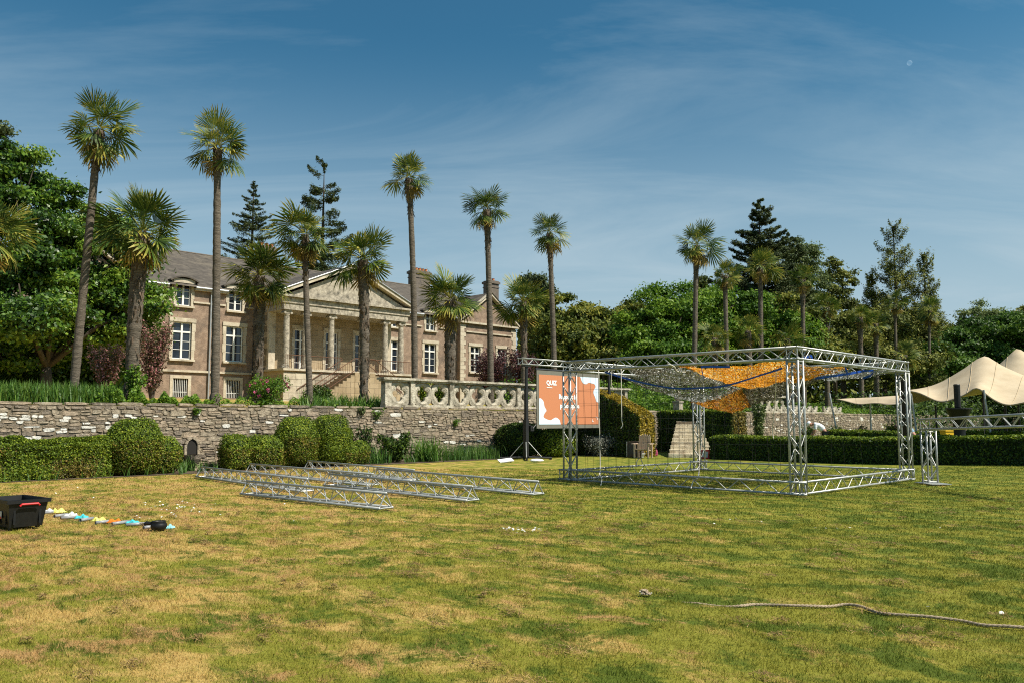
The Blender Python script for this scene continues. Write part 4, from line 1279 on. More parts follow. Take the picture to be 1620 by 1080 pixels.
FR_UP = [frond_mesh(50 + i, 0.08 + 0.12 * i, 'palm_leaf') for i in range(4)]
FR_MID = [frond_mesh(60 + i, 0.3 + 0.2 * i, 'palm_leaf') for i in range(4)]
FR_LOW = [frond_mesh(70 + i, 0.7 + 0.2 * i, 'palm_leaf') for i in range(3)]
FR_OLD = [frond_mesh(80 + i, 1.1 + 0.3 * i, 'palm_old_leaf', 20) for i in range(2)]

def palm(label, bx, boff, tx, ty, Rpx, dia, nf, shag=0.25, old=4, seed=0, top_swell=1.25, z_extra=0.0, dense=1.0):
    rng = random.Random(seed * 13 + 5)
    base = on_b(bx, B_WALL + boff); a_, b_ = fr_inv(base); zb = tz(a_, b_)
    top = at(tx, ty - 6, base.y + rng.uniform(-0.3, 0.3))
    t = thing('palm_tree', label, 'palm tree', (base.x, base.y, zb - 0.1), 0, 'tall fan palms on the terrace')
    tv = Vector((top.x - base.x, top.y - base.y, top.z - zb + 0.1))
    h = tv.z
    # trunk with a slight sweep, ringed, swelling under the crown
    pts, rs = [], []
    K = 64
    dia *= 0.88 if shag > 0.4 else 0.86
    top_swell = 1.08 if shag > 0.4 else top_swell
    cur = rng.uniform(-0.15, 0.15)
    for k in range(K + 1):
        s = k / K
        x = tv.x * s ** 1.15 + cur * math.sin(s * math.pi) * 0.5; y = tv.y * s
        r = dia / 2 * (1.12 - 0.25 * s) * (1 + 0.035 * math.sin(k * 2.7) + rng.uniform(-0.06, 0.06))
        if s < 0.05: r *= 1.25
        if s > 1 - shag: r = dia / 2 * (0.87 + (top_swell - 0.87) * min(1, (s - 1 + shag) / shag * 1.6)) * rng.uniform(0.92, 1.08)
        if k == K: r *= 0.35
        pts.append((x, y, h * s - 0.12 * (k == K))); rs.append(r)
    mb = MB().tube(pts, rs, 10)
    tr = part('trunk', mb, 'palm_trunk', t, smooth=True)
    # shaggy fibre and old leaf bases
    fb = MB()
    nf_b = int(260 * max(0.4, shag))
    for k in range(nf_b):
        s = 1 - shag * rng.random() ** 1.2 * 1.15
        s = max(0.03, s)
        i = min(K - 1, int(s * K)); c = Vector(pts[i]).lerp(Vector(pts[i + 1]), s * K - i); r = rs[i]
        az = rng.uniform(0, 2 * math.pi); d = Vector((math.cos(az), math.sin(az), 0)); sd_ = Vector((-d.y, d.x, 0)) * rng.uniform(0.02, 0.05)
        ln = rng.uniform(0.10, 0.30) * min(1, dia / 0.35); out = rng.uniform(0.01, 0.09)
        up = 1 if rng.random() < 0.35 else -1
        p0 = c + d * r * 0.9; p1 = c + d * (r + out) + Vector((0, 0, up * ln))
        fb.add([p0 - sd_, p0 + sd_, p1 + sd_ * 0.5, p1 - sd_ * 0.5], [(0, 1, 2, 3)])
    part('fibre', fb, 'palm_fibre', t)['kind'] = 'stuff'
    Rm = Rpx * 0.92 * base.y / F
    ga = rng.uniform(0, 6.28)
    nf = int(nf * 0.88)
    hv = rng.uniform(0, 6.28)
    for k in range(nf):
        s = (k + 0.5) / nf
        el = 80 - 112 * s ** 0.9 + rng.uniform(-16, 16)
        ga += 2.39996 + rng.uniform(-0.5, 0.5)
        pool = FR_UP if el > 38 else (FR_MID if el > -5 else FR_LOW)
        sc = Rm * (0.92 if el > 55 else 1.0) * rng.uniform(0.68, 1.16) * (1 + 0.12 * math.cos(ga - hv))
        el -= 14 * (0.5 - 0.5 * math.cos(ga - hv)) * s
        q = Quaternion((0, 0, 1), ga) @ Quaternion((0, 1, 0), -R(el)) @ Quaternion((1, 0, 0), rng.uniform(-0.9, 0.9))
        link('frond', pool[rng.randrange(len(pool))], t, (tv.x + 0.05 * math.cos(ga), tv.y + 0.05 * math.sin(ga), h - 0.10 + 0.14 * (1 - s)), q, sc)
    for k in range((old + 1) // 2):
        ga += 2.39996 + rng.uniform(-0.9, 0.9)
        el = rng.uniform(-74, -30)
        q = Quaternion((0, 0, 1), ga) @ Quaternion((0, 1, 0), -R(el)) @ Quaternion((1, 0, 0), rng.uniform(-0.4, 0.4))
        link('dead_frond', FR_OLD[rng.randrange(2)], t, (tv.x, tv.y, h - 0.2), q, Rm * rng.uniform(0.75, 0.98))
    return t
PALMS = [
    ('palm crown cut by the left edge of the picture', -32, 2.2, -14, 372, 72, .42, 38, .5, 10),
    ('tallest palm, its thin trunk leaning at the left', 115, 2.4, 157, 206, 66, .29, 34, .14, 5),
    ('short palm with thick shaggy trunk before the broad tree', 208, 2.0, 226, 370, 80, .50, 42, .85, 5),
    ('straight tall palm before the left house windows', 340, 0.9, 344, 236, 57, .30, 34, .10, 3),
    ('low palm with thick shaggy trunk left of the portico', 408, 4.2, 410, 440, 62, .45, 42, .9, 3),
    ('slim palm with yellowing skirt before the left portico columns', 491, 1.0, 482, 374, 56, .25, 38, .25, 9),
    ('shaggy palm standing before the middle of the portico pediment', 575, 1.3, 574, 414, 58, .43, 40, .9, 6),
    ('tall slim palm right of the portico pediment', 656, 2.0, 647, 284, 45, .30, 32, .15, 3),
    ('low stout shaggy palm before the dormer right of the portico', 712, 2.6, 713, 478, 57, .56, 42, .9, 5),
    ('tall slim palm before the right pavilion gable', 777, 2.0, 770, 334, 44, .33, 32, .18, 3),
    ('low palm with drooping fronds just right of the house', 829, 5.0, 828, 482, 46, .42, 38, .6, 5),
    ('tall palm standing alone right of the house above the screen', 878, 2.2, 869, 372, 39, .32, 32, .2, 4),
    ('tall lone palm before the round bright green tree', 1097, 2.2, 1102, 392, 44, .36, 32, .22, 4),
    ('shorter palm just right of the tall lone palm', 1151, 3.0, 1147, 440, 28, .36, 28, .15, 3),
    ('palm in front of the big dark conifer', 1204, 4.0, 1203, 424, 34, .42, 30, .2, 5),
    ('palm before the feathery pale conifer', 1272, 4.0, 1270, 446, 27, .42, 28, .25, 4),
    ('palm with bare trunk before the sparse open tree', 1309, 4.5, 1308, 490, 24, .48, 26, .3, 4),
    ('left one of two close palms before the brown wood', 1362, 4.5, 1360, 506, 24, .5, 26, .3, 3),
    ('right one of two close palms before the brown wood', 1386, 5.0, 1385, 516, 24, .5, 26, .3, 3),
    ('yellow crowned slim palm before the twin tall trees', 1421, 3.5, 1416, 484, 23, .34, 26, .2, 7),
    ('slim palm with bare pale trunk left of the stretch tent', 1469, 3.0, 1471, 496, 28, .32, 28, .2, 6),
    ('low bushy palm at the foot of the bright green tree', 1131, 2.6, 1131, 540, 30, .45, 30, .5, 5),
    ('low bushy palm under the big dark conifer', 1186, 3.2, 1183, 528, 30, .5, 30, .5, 3),
    ('low yellowish palm behind the top corner of the stage frame', 1246, 2.4, 1245, 540, 30, .5, 30, .5, 6),
    ('low palm between the stage frame and the bare trunked slim palm', 1433, 3.0, 1431, 566, 27, .5, 28, .4, 5),
    ('low dark trunked palm at the left edge of the stretch tent', 1493, 3.4, 1490, 568, 27, .6, 28, .4, 4),
    ('small yellow palm behind the right column of the stage frame', 1424, 1.8, 1424, 590, 20, .3, 24, .3, 7),
]
for i, p in enumerate(PALMS):
    palm(*p[:8], shag=p[8], old=p[9] * (2 if i > 11 else 1), seed=i)

# ---- trees
def crown_cloud(lobes, n, clump, size, m, rng, fill=0.25, jitter=0.7, flat=1.0):
    """lobes: (centre, (rx,ry,rz)); leaves sit on the shells of many small clumps spread through each lobe"""
    vol = np.array([l[1][0] * l[1][1] + l[1][0] * l[1][2] for l in lobes]); vol = vol / vol.sum()
    Ps, Ns, Rn = [], [], []
    for (c, r), w in zip(lobes, vol):
        m_ = int(n * w)
        nc = max(6, int(3.2 * (r[0] * r[1] + r[0] * r[2] + r[1] * r[2]) / (3 * clump * clump)))
        d = sphere_pts(rng, nc)
        rad = rng.uniform(0.35, 1.0, nc) ** 0.45
        cc = np.array(c) + d * rad[:, None] * np.array(r) * (1 + 0.16 * rng.normal(0, 1, (nc, 1)))
        cr = clump * rng.uniform(0.55, 1.35, nc)
        tone = rng.uniform(-0.38, 0.38, nc)
        idx = rng.integers(0, nc, m_)
        e = rng.normal(0, 0.52, (m_, 3))
        p = cc[idx] + e * cr[idx][:, None] * np.array([1.15, 1.15, 0.6 * flat])
        out = d[idx] * 0.6 + e * 0.8 + np.array([0.1, -0.1, 0.45])
        Ps.append(p); Ns.append(out / np.linalg.norm(out, axis=1, keepdims=True))
        Rn.append(np.clip(rng.uniform(0.1, 0.9, m_) + tone[idx], 0, 1))
    P_, N_, Q_ = np.concatenate(Ps), np.concatenate(Ns), np.concatenate(Rn)
    V, Rr = leaves(P_, N_, size, rng, jitter, 0.55, Q_)
    return np_mesh('crown', V, 4, Rr, m)
def px_lobe(x, y, rx, ry, Y, dr=None):
    c = at(x, y, Y); k = Y / F
    return (tuple(c), (rx * k, (dr if dr else rx * k * 0.8), ry * k))
def tree(name, label, bx, Yb, lobes, m, n, clump, size, seed, trunk_r=0.3, z0=None, cat='tree', flat=1.0, group=None, bark='bark'):
    kf = 1.0 if bx < 1290 else (1.28 if bx < 1480 else 1.5)       # the wall runs away from the camera here, the wood with it
    Yb *= kf; size *= kf ** 0.7; clump *= kf
    lobes = [(x, y, rx, ry, Y * kf) for (x, y, rx, ry, Y) in lobes]
    rng = np.random.default_rng(seed)
    b = at(bx, 640, Yb); a_, b_ = fr_inv(b)
    z0 = tz(a_, b_) if z0 is None else z0
    t = thing(name, label, cat, (b.x, b.y, z0), 0, group)
    L_ = [((c[0] - b.x, c[1] - b.y, c[2] - z0), r) for c, r in (px_lobe(*l) for l in lobes)]
    tm = MB()
    top = max(L_, key=lambda l: l[0][2] + l[1][2])
    fork = Vector((0, 0, max(1.0, min(l[0][2] - l[1][2] * 0.6 for l in L_))))
    tm.tube([(0, 0, -0.2), (0.05, 0.0, fork.z * 0.5), tuple(fork)], [trunk_r * 1.25, trunk_r, trunk_r * 0.8], 9)
    for c, r in L_:
        c = Vector(c); mid = fork.lerp(c, 0.55) + Vector((0, 0, 0.1 * (c - fork).length))
        tm.tube([tuple(fork), tuple(mid), tuple(c)], [trunk_r * 0.6, trunk_r * 0.35, trunk_r * 0.15], 6)
        for _ in range(4):
            e = c + Vector(sphere_pts(rng, 1)[0]) * r[0] * 0.75
            tm.tube([tuple(mid.lerp(c, 0.6)), tuple(e)], [trunk_r * 0.18, trunk_r * 0.06], 5)
    part('trunk', tm, bark, t, smooth=True)
    link('crown', crown_cloud(L_, int(n * 1.8), clump * 0.8, size * 0.78, m, rng, flat=flat, jitter=0.9), t)
    return t
tree('broad_tree', 'big dark broadleaf tree with bright leaf clumps at the left', 70, 41,
     [(25, 285, 62, 55, 41), (95, 330, 45, 48, 42), (30, 380, 95, 75, 40), (140, 400, 75, 75, 42), (205, 455, 50, 62, 43), (60, 470, 100, 60, 40),
      (-60, 400, 80, 110, 40), (150, 500, 85, 60, 43), (30, 505, 75, 36, 37.5), (225, 490, 34, 50, 42), (60, 560, 120, 30, 44), (-20, 555, 70, 35, 39), (110, 545, 60, 30, 45), (90, 440, 60, 50, 39)],
     'magnolia_leaf', 120000, 0.75, 0.14, 101, 0.28)
tree('evergreen_tree', 'tip of a dark evergreen rising at the left picture edge', -30, 60, [(-22, 205, 30, 16, 60), (-40, 260, 40, 50, 60)], 'conifer_leaf', 5000, 0.8, 0.18, 102, 0.3)
tree('olive_green_tree', 'olive brown evergreen right of the house gable', 890, 72, [(880, 512, 46, 42, 72), (905, 540, 55, 40, 70), (868, 555, 40, 40, 70)], 'olive_leaf', 22000, 0.9, 0.2, 103)
tree('olive_green_tree', 'russet tinged evergreen with rounded top left of the bright green tree', 945, 74, [(930, 508, 34, 36, 74), (955, 530, 48, 44, 74), (945, 565, 60, 30, 72)], 'olive_leaf', 20000, 0.9, 0.2, 104)
tree('olive_green_tree', 'low dark evergreen tucked below the bright green tree', 985, 72, [(985, 545, 40, 40, 72), (1000, 575, 50, 25, 70)], 'olive_leaf', 12000, 0.9, 0.2, 105)
tree('pine_tree', 'dark thin pine showing over the low palm right of the house', 848, 88, [(842, 450, 26, 14, 88), (858, 465, 26, 16, 88), (848, 500, 34, 30, 88)], 'conifer_leaf', 8000, 0.8, 0.2, 106)
tree('pine_tree', 'small flat topped pine on the skyline left of the bright green tree', 1004, 92, [(1004, 486, 26, 10, 92), (985, 492, 18, 8, 92), (1010, 520, 40, 24, 92)], 'olive_leaf', 8000, 0.9, 0.2, 107)
tree('pine_tree', 'dark pine tip peeping above the bright green tree', 1110, 92, [(1108, 452, 17, 10, 92), (1115, 480, 34, 24, 92)], 'olive_leaf', 5000, 0.9, 0.2, 108)
tree('round_green_tree', 'large rounded bright green tree right of centre', 1070, 64, [(1070, 500, 62, 48, 64), (1030, 528, 52, 44, 63), (1115, 500, 50, 48, 65), (1060, 555, 75, 34, 62), (1140, 490, 38, 42, 66), (1170, 500, 40, 40, 67)],
     'bright_leaf', 52000, 0.85, 0.17, 109, 0.4)
tree('round_green_tree', 'bright green tree showing between the conifer palms', 1205, 68, [(1185, 515, 40, 45, 68), (1225, 540, 40, 40, 68), (1265, 540, 34, 34, 68)], 'bright_leaf', 16000, 0.85, 0.18, 110)
tree('feathery_tree', 'feathery pale green tree right of the big conifer', 1268, 82, [(1268, 415, 30, 36, 82), (1285, 445, 24, 30, 82), (1255, 460, 30, 30, 82), (1270, 500, 30, 40, 82)], 'pale_leaf', 14000, 0.7, 0.15, 111)
tree('sparse_tree', 'open sparse leaved tree with thin crown on the skyline', 1322, 74, [(1318, 428, 16, 18, 74), (1334, 450, 18, 22, 74), (1308, 462, 16, 20, 74), (1345, 480, 14, 14, 74), (1320, 500, 26, 26, 74)], 'brown_leaf', 6500, 0.5, 0.17, 112, 0.2)
tree('brown_green_tree', 'brownish green wood tree behind the left close palm', 1335, 66, [(1335, 540, 46, 46, 66), (1310, 565, 40, 34, 65)], 'brown_leaf', 15000, 0.8, 0.18, 113)
tree('brown_green_tree', 'brownish green tree filling the gap before the twin tall trees', 1400, 68, [(1400, 545, 52, 44, 68), (1380, 580, 50, 30, 66), (1440, 580, 40, 36, 66)], 'brown_leaf', 18000, 0.8, 0.18, 114)
tree('olive_green_tree', 'yellowish evergreen below the big conifer', 1250, 70, [(1245, 490, 26, 30, 71), (1275, 520, 30, 32, 70), (1290, 560, 36, 30, 68)], 'olive_leaf', 11000, 0.8, 0.19, 115)
tree('rhododendron', 'broad dark green flowering rhododendron behind the stretch tent', 1555, 62, [(1540, 560, 58, 50, 62), (1500, 590, 46, 40, 60), (1590, 550, 60, 52, 64)], 'rhodo_leaf', 34000, 0.8, 0.17, 116, 0.3)
tree('rhododendron', 'dark green rhododendron at the right picture edge', 1640, 62, [(1620, 555, 50, 60, 60), (1680, 550, 70, 65, 60), (1640, 600, 60, 40, 58)], 'rhodo_leaf', 26000, 0.8, 0.17, 117, 0.3)
tree('feathery_tree', 'feathery pale green treetop on the skyline above the tent', 1550, 76, [(1550, 505, 30, 20, 76), (1535, 520, 30, 16, 76), (1575, 520, 26, 20, 76)], 'pale_leaf', 9000, 0.6, 0.15, 118)
tree('olive_green_tree', 'spiky olive treetop on the skyline at the right edge', 1605, 80, [(1600, 512, 26, 18, 80), (1640, 505, 30, 22, 80), (1560, 530, 40, 18, 80), (1490, 540, 44, 34, 80)], 'olive_leaf', 9000, 0.8, 0.18, 119)

def conifer(name, label, px, ytop, ybase, hwpx, Y, m, levels, seed, size=0.13, bare=0.0, gap=1.0, dens=16, taper=0.9, up=0.18, fan=0.24):
    """whorls of branches carrying flat sprays; hwpx is the half width reached at ybase"""
    if px > 1290: Y *= 1.24
    rng = np.random.default_rng(seed)
    top = at(px, ytop, Y); b = at(px, ybase, Y); a_, b_ = fr_inv(b); z0 = min(b.z - 0.5, tz(a_, b_))
    t = thing(name, label, 'conifer', (b.x, b.y, z0))
    H = top.z - z0; HV = top.z - b.z; W = hwpx * Y / F
    tm = MB().tube([(0, 0, -0.1), (0, 0, H * 0.5), (0, 0, H)], [H * 0.014 + 0.08, H * 0.009 + 0.04, 0.02], 8)
    Ps, Ns = [], []
    k = 0
    while True:
        zt_ = HV * (k + 0.35 + rng.uniform(-0.3, 0.3)) / levels
        k += 1
        if H - zt_ < max(1.0, H * 0.08) or k > levels * 1.6: break
        s = zt_ / HV
        z = H - zt_; ln = W * (0.05 + min(1.05, s) ** taper)
        nb = int(6 + 5 * min(1, s))
        for j in range(nb):
            if rng.uniform() < bare: continue
            az = 2 * math.pi * (j + rng.uniform(0, 0.9)) / nb; L_ = ln * rng.uniform(0.55, 1.15)
            d = np.array([math.cos(az), math.sin(az), 0])
            dz = L_ * (up + rng.uniform(-0.12, 0.12)) * (1.6 if s < 0.25 else 1)
            zz = z + rng.normal(0, 0.25 * HV / levels)
            tip = d * L_ + np.array([0, 0, zz + dz])
            tm.tube([(0, 0, zz), tuple(tip * [0.55, 0.55, 1] + np.array([0, 0, -0.7 * dz])), tuple(tip)], [0.012 + 0.02 * L_ / 3, 0.02, 0.006], 4, caps=False)
            m_ = int(dens * (1 + L_ * 7))
            u = rng.uniform(0.12, 1.05, m_) ** 0.75
            side = np.array([-d[1], d[0], 0]); wdt = L_ * fan * (1.2 - u * 0.8) + 0.10
            c = np.outer(u, d * L_) + np.array([0, 0, 1]) * (zz + dz * u ** 1.8 - 0.05 * L_ * np.sin(u * 3.1))[:, None]
            sd_ = rng.uniform(-1, 1, m_)
            c += side * (sd_ * wdt)[:, None] + np.array([0, 0, 1]) * (rng.normal(0, 0.05 * gap + 0.012 * L_, m_) - 0.10 * wdt * np.abs(sd_))[:, None]
            Ps.append(c); Ns.append(np.tile([0, 0, 1.0], (m_, 1)) + d * 0.4)
    m_ = 160
    c = np.stack([rng.normal(0, 0.07, m_), rng.normal(0, 0.07, m_), H - HV * 0.10 * rng.uniform(-0.10, 1, m_)], 1); Ps.append(c); Ns.append(np.tile([0, 0, 1.0], (m_, 1)))
    part('trunk', tm, 'bark', t)
    V, Rn = leaves(np.concatenate(Ps), np.concatenate(Ns), size, rng, 0.45, 0.4)
    link('crown', np_mesh('crown', V, 4, Rn, m), t)
    return t
conifer('spruce_tree', 'tiered pointed conifer rising behind the left roof', 398, 288, 410, 50, 92, 'conifer_leaf', 10, 201, 0.12, dens=12, gap=0.8)
conifer('pine_tree', 'ragged open pine behind the roof with a bare side', 510, 260, 400, 42, 94, 'conifer_leaf', 8, 202, 0.15, bare=0.5, gap=2.4, dens=20, taper=0.35, fan=0.34)
conifer('spruce_tree', 'big broad dark conifer right of centre above the stage frame', 1204, 318, 450, 66, 76, 'conifer_leaf', 10, 203, 0.13, gap=1.0, dens=24, taper=0.72)
conifer('tall_tree', 'taller of the twin slender trees on the right skyline', 1420, 360, 520, 46, 78, 'brown_leaf', 13, 204, 0.15, bare=0.36, gap=5, dens=11, taper=0.5, up=0.6, fan=0.35)
conifer('tall_tree', 'shorter of the twin slender trees on the right skyline', 1467, 404, 530, 32, 78, 'brown_leaf', 10, 205, 0.15, bare=0.36, gap=5, dens=11, taper=0.5, up=0.6, fan=0.35)
conifer('tall_tree', 'small slender tree left of the twin tall trees', 1381, 436, 520, 22, 78, 'brown_leaf', 7, 206, 0.14, bare=0.25, gap=4, dens=16, taper=0.5, up=0.6, fan=0.35)
conifer('spruce_tree', 'dark conifer shoulder right behind the big broad conifer', 1252, 378, 460, 40, 80, 'conifer_leaf', 6, 207, 0.14, gap=1.0, dens=22, taper=0.5)
# the wood behind, one dark mass
rngw = np.random.default_rng(77)
n = 60000
px = rngw.uniform(820, 1700, n); Yw = rngw.uniform(120, 138, n)
topy = 512 + 14 * np.sin(px * 0.021) + 9 * np.sin(px * 0.063 + 1) + 6 * np.sin(px * 0.17)
py = topy + (640 - topy) * rngw.uniform(0, 1, n) ** 1.3
P_ = np.array([tuple(at(a, b, c)) for a, b, c in zip(px, py, Yw)])
V, Rn = leaves(P_, np.tile([0.3, -0.6, 0.6], (n, 1)), 0.42, rngw)
tag(link('distant_wood', np_mesh('distant_wood', V, 4, Rn, 'olive_leaf')), 'dark mass of woodland behind the terrace', 'woodland', kind='stuff')
n = 20000
px = rngw.uniform(-160, 330, n); Yw = rngw.uniform(44, 50, n)
ok_ = px < 215
px = np.where(ok_, px, px - 220)
py = rngw.uniform(520, 628, n)
P_ = np.array([tuple(at(a, b, c)) for a, b, c in zip(px, py, Yw)])
V, Rn = leaves(P_, np.tile([0.3, -0.6, 0.6], (n, 1)), 0.2, rngw)
tag(link('undergrowth', np_mesh('undergrowth', V, 4, Rn, 'magnolia_leaf')), 'dark undergrowth beneath the broad tree', 'undergrowth', kind='stuff')
# undergrowth on the far terrace above the right hand wall
n = 16000
aa = rngw.uniform(52, 88, n); bb = B_WALL + rngw.uniform(0.6, 9, n)
P_ = np.array([tuple(fr(a, b, 2.05 + (0.25 + 0.09 * (b - B_WALL)) * rngw.uniform(0, 1.2))) for a, b in zip(aa, bb)])
V, Rn = leaves(P_, np.tile([0.1, -0.3, 0.9], (n, 1)), 0.10, rngw)
tag(link('ground_cover', np_mesh('ground_cover', V, 4, Rn, 'bright_leaf')), 'green bank of low plants above the far wall', 'ground cover', kind='stuff')

# ---- right hand hedges
Ph = fr(30.0, 17.9)
box_hedge('box_hedge', 'long low dark box hedge crossing behind the stage frame', fr(30.0, 18.0), TH - R(90), 22.0, 0.85, lambda x: 0.93 + 0.02 * math.sin(x * 1.7) + gz(*(fr(30, 18 - x))[:2]), 60000, 0.045, 'box_leaf', topm='yew_leaf', rough=0.03)  # lighter leaf colour on top paints the sun on it
box_hedge('box_hedge', 'second low box hedge further back behind the first one', fr(38.0, 16.8), TH - R(90), 22.0, 0.8, lambda x: 0.97 + 0.02 * math.sin(x * 1.3) + 0.12, 34000, 0.055, 'box_leaf', topm='yew_leaf', rough=0.03)  # top painted sunlit with the lighter leaf, sides kept dark
Pc = at(1037, 700, 36.6); ac, bc = fr_inv(Pc)
box_hedge('clipped_hedge', 'tall clipped yew hedge sloping down left of the steps', fr(ac, bc), TH + R(90), 5.2, 1.15, lambda x: 1.78 + 1.28 * math.sin(min(1, x / 3.8) * math.pi / 2) ** 0.9, 30000, 0.05, 'box_leaf', topm='sunlit_yew_leaf', endm='sunlit_yew_leaf', rough=0.04)  # top and near end coloured as sunlit, long sides as shaded
h_ = bpy.data.objects[-1] if False else None
Pc = at(1181, 690, 40.0); ac, bc = fr_inv(Pc)
box_hedge('clipped_hedge', 'square clipped yew hedge right of the steps behind the box hedge', fr(ac, bc), TH + R(90), 4.2, 1.3, lambda x: 2.05, 20000, 0.055, 'box_leaf', topm='yew_leaf', endm='yew_brown', rough=0.03)  # end and top carry painted sunlight in lighter leaf colours
def spot_shrub(px, ytop, wpx, Y, label, m, n, size, seed, name='shrub', fl=0, up=0.45, stems=9, z0=0.0, flm='flower_pink', flsize=0.06):
    P = at(px, 640, Y)
    return leafy_shrub(name, label, P, wpx / 2 * Y / F, z_at(px, ytop, P) - z0, n, size, m, z0, flowers=fl, seed=seed, up=up, stems=stems, flm=flm, flsize=flsize)
P = at(822, 640, 36.0)
round_bush('clipped_bush', 'dark rounded bush behind the left lighting tower', P, 1.05, 0.9, z_at(822, 668, P), 2.4, 9000, 0.045, 'box_leaf', TH)
P = at(878, 640, 36.2)
round_bush('clipped_bush', 'light green rounded bush below the projection screen', P, 0.95, 0.8, z_at(878, 677, P), 2.6, 8000, 0.045, 'yew_leaf', TH)
spot_shrub(938, 655, 56, 38.6, 'rose bush with red and pink flowers beside the screen', 'box_leaf', 3400, 0.05, 301, 'rose_bush', 10, flsize=0.07)
spot_shrub(948, 690, 58, 36.8, 'low grey green lavender bush near the right tower', 'grey_leaf', 2800, 0.045, 302, 'lavender_bush')
spot_shrub(985, 690, 44, 37.4, 'silvery bush right of the lighting tower foot', 'grey_leaf', 2400, 0.045, 303, 'lavender_bush')
spot_shrub(1199, 628, 26, 47.0, 'yellow green shrub against the far wall beside the square hedge', 'pale_leaf', 1800, 0.07, 304)
spot_shrub(1275, 675, 26, 50, 'small dark shrub at the wall foot behind the gardener', 'box_leaf', 900, 0.06, 305)
spot_shrub(1318, 672, 26, 52, 'small green shrub at the wall foot right of the gardener', 'box_leaf', 900, 0.06, 306)
spot_shrub(1363, 674, 20, 55, 'small bushy plant at the wall foot under the sail', 'box_leaf', 800, 0.06, 307)
spot_shrub(1412, 672, 44, 46, 'green bush behind the right column of the stage frame', 'yew_leaf', 1800, 0.06, 308)

rngq = np.random.default_rng(5)
n = 26000
aa = rngq.uniform(70, 135, n); bb = B_WALL + rngq.uniform(-1.5, 6, n)
P_ = np.array([tuple(fr(a, b, rngq.uniform(0.1, 3.6 + 0.5 * math.sin(a * 0.9)))) for a, b in zip(aa, bb)])
V, Rn = leaves(P_, np.tile([-0.4, -0.4, 0.8], (n, 1)), 0.16, rngq)
tag(link('shrubbery', np_mesh('shrubbery', V, 4, Rn, 'box_leaf')), 'dark shrubbery closing the view beneath the stretch tent', 'shrubbery', kind='stuff')
n = 14000
aa = rngq.uniform(34, 50, n); bb = B_WALL + rngq.uniform(2.5, 9, n)
P_ = np.array([tuple(fr(a, b, 2.0 + rngq.uniform(0.0, 1.5 + 0.5 * math.sin(a * 1.3)))) for a, b in zip(aa, bb)])
V, Rn = leaves(P_, np.tile([-0.3, -0.4, 0.8], (n, 1)), 0.10, rngq)
tag(link('shrubbery', np_mesh('shrubbery', V, 4, Rn, 'bright_leaf')), 'green shrubbery on the terrace behind the garden steps', 'shrubbery', kind='stuff')

# tufts growing out of the retaining wall
for i, (px, py, h, lab_, mm_) in enumerate(((573, 649, 0.3, 'yellow green tuft growing from the wall top left of the balustrade', 'pale_leaf'), (597, 655, 0.42, 'green weed hanging from the wall just below the balustrade end', 'bright_leaf'),
        (721, 668, 0.3, 'wisp of green growing from the middle of the wall below the balustrade', 'bright_leaf'), (311, 650, 0.22, 'small green tuft high on the wall above the fountain', 'bright_leaf'), (800, 700, 0.5, 'leafy weed climbing the wall foot left of the dark bush', 'box_leaf'))):
    P = on_b(px, B_WALL - 0.06); z = z_at(px, py, P)
    leafy_shrub('wall_plant', lab_, P, h * 0.7, h, 240, 0.035, mm_, z - h * 0.5, 'plant', seed=60 + i, stems=6, up=0.5)
# ------------------------------------------------------------------ truss work
HS = 0.12                                    # half spacing of the chords
PIT = 0.31
BR_L = math.hypot(2 * HS, PIT)
BRACE = MB().tube([(0, 0, -BR_L / 2), (0, 0, BR_L / 2)], 0.0105, 6, caps=False).mesh('brace', 'aluminium', True)
def zquat(d): return Vector((0, 0, 1)).rotation_difference(Vector(d).normalized())
def truss_piece(name, root, P, Q, e1, e2, near_faces, chord_r=0.0245, faces4=True, skip_ends=(0, 0)):
    """square truss from P to Q; e1,e2 the two section axes; near_faces are built brace by brace"""
    P, Q, e1, e2 = Vector(P), Vector(Q), Vector(e1), Vector(e2)
    d = (Q - P); L = d.length; d.normalize()
    mb = MB()
    for s1 in (-1, 1):
        for s2 in (-1, 1):
            o = (e1 * s1 + e2 * s2) * HS
            mb.tube([P + o, Q + o], chord_r, 8)
    for X in (P, Q):                          # end frames
        inn = d * (0.03 if X is P else -0.03)
        c = [X + inn + (e1 * a + e2 * b) * HS for a, b in ((-1, -1), (1, -1), (1, 1), (-1, 1))]
        for i in range(4): mb.tube([c[i], c[(i + 1) % 4]], 0.012, 6, caps=False)
    o_ = part(name, mb, 'aluminium', root, smooth=True)
    n = max(2, int(round((L - 0.1) / PIT))); step = (L - 0.1) / n
    rest = MB()
    for fi, (nrm, tan) in enumerate(((e1, e2), (-e1, e2), (e2, e1), (-e2, e1))):
        for k in range(n):
            s = 1 if (k + fi) % 2 else -1
            a = P + d * (0.05 + step * k) + nrm * HS + tan * HS * s
            b = P + d * (0.05 + step * (k + 1)) + nrm * HS - tan * HS * s
            if fi in near_faces:
                link('brace', BRACE, o_, (a + b) / 2, zquat(b - a), (1, 1, (b - a).length / BR_L))
            else: rest.tube([a, b], 0.0105, 5, caps=False)
    if rest.v:
        r_ = part('braces', rest, 'aluminium', o_, smooth=True); r_['kind'] = 'stuff'
    return o_
A0, B0, LA, LB, HB = 16.42, 7.72, 6.5, 6.45, 3.08
fo = fr(A0, B0)
frame = thing('stage_frame', 'open cube of silver truss beams standing on the lawn', 'truss frame', (fo.x, fo.y, 0.02), TH)
c_ = 0.145
X, Y_, Z_ = Vector((1, 0, 0)), Vector((0, 1, 0)), Vector((0, 0, 1))
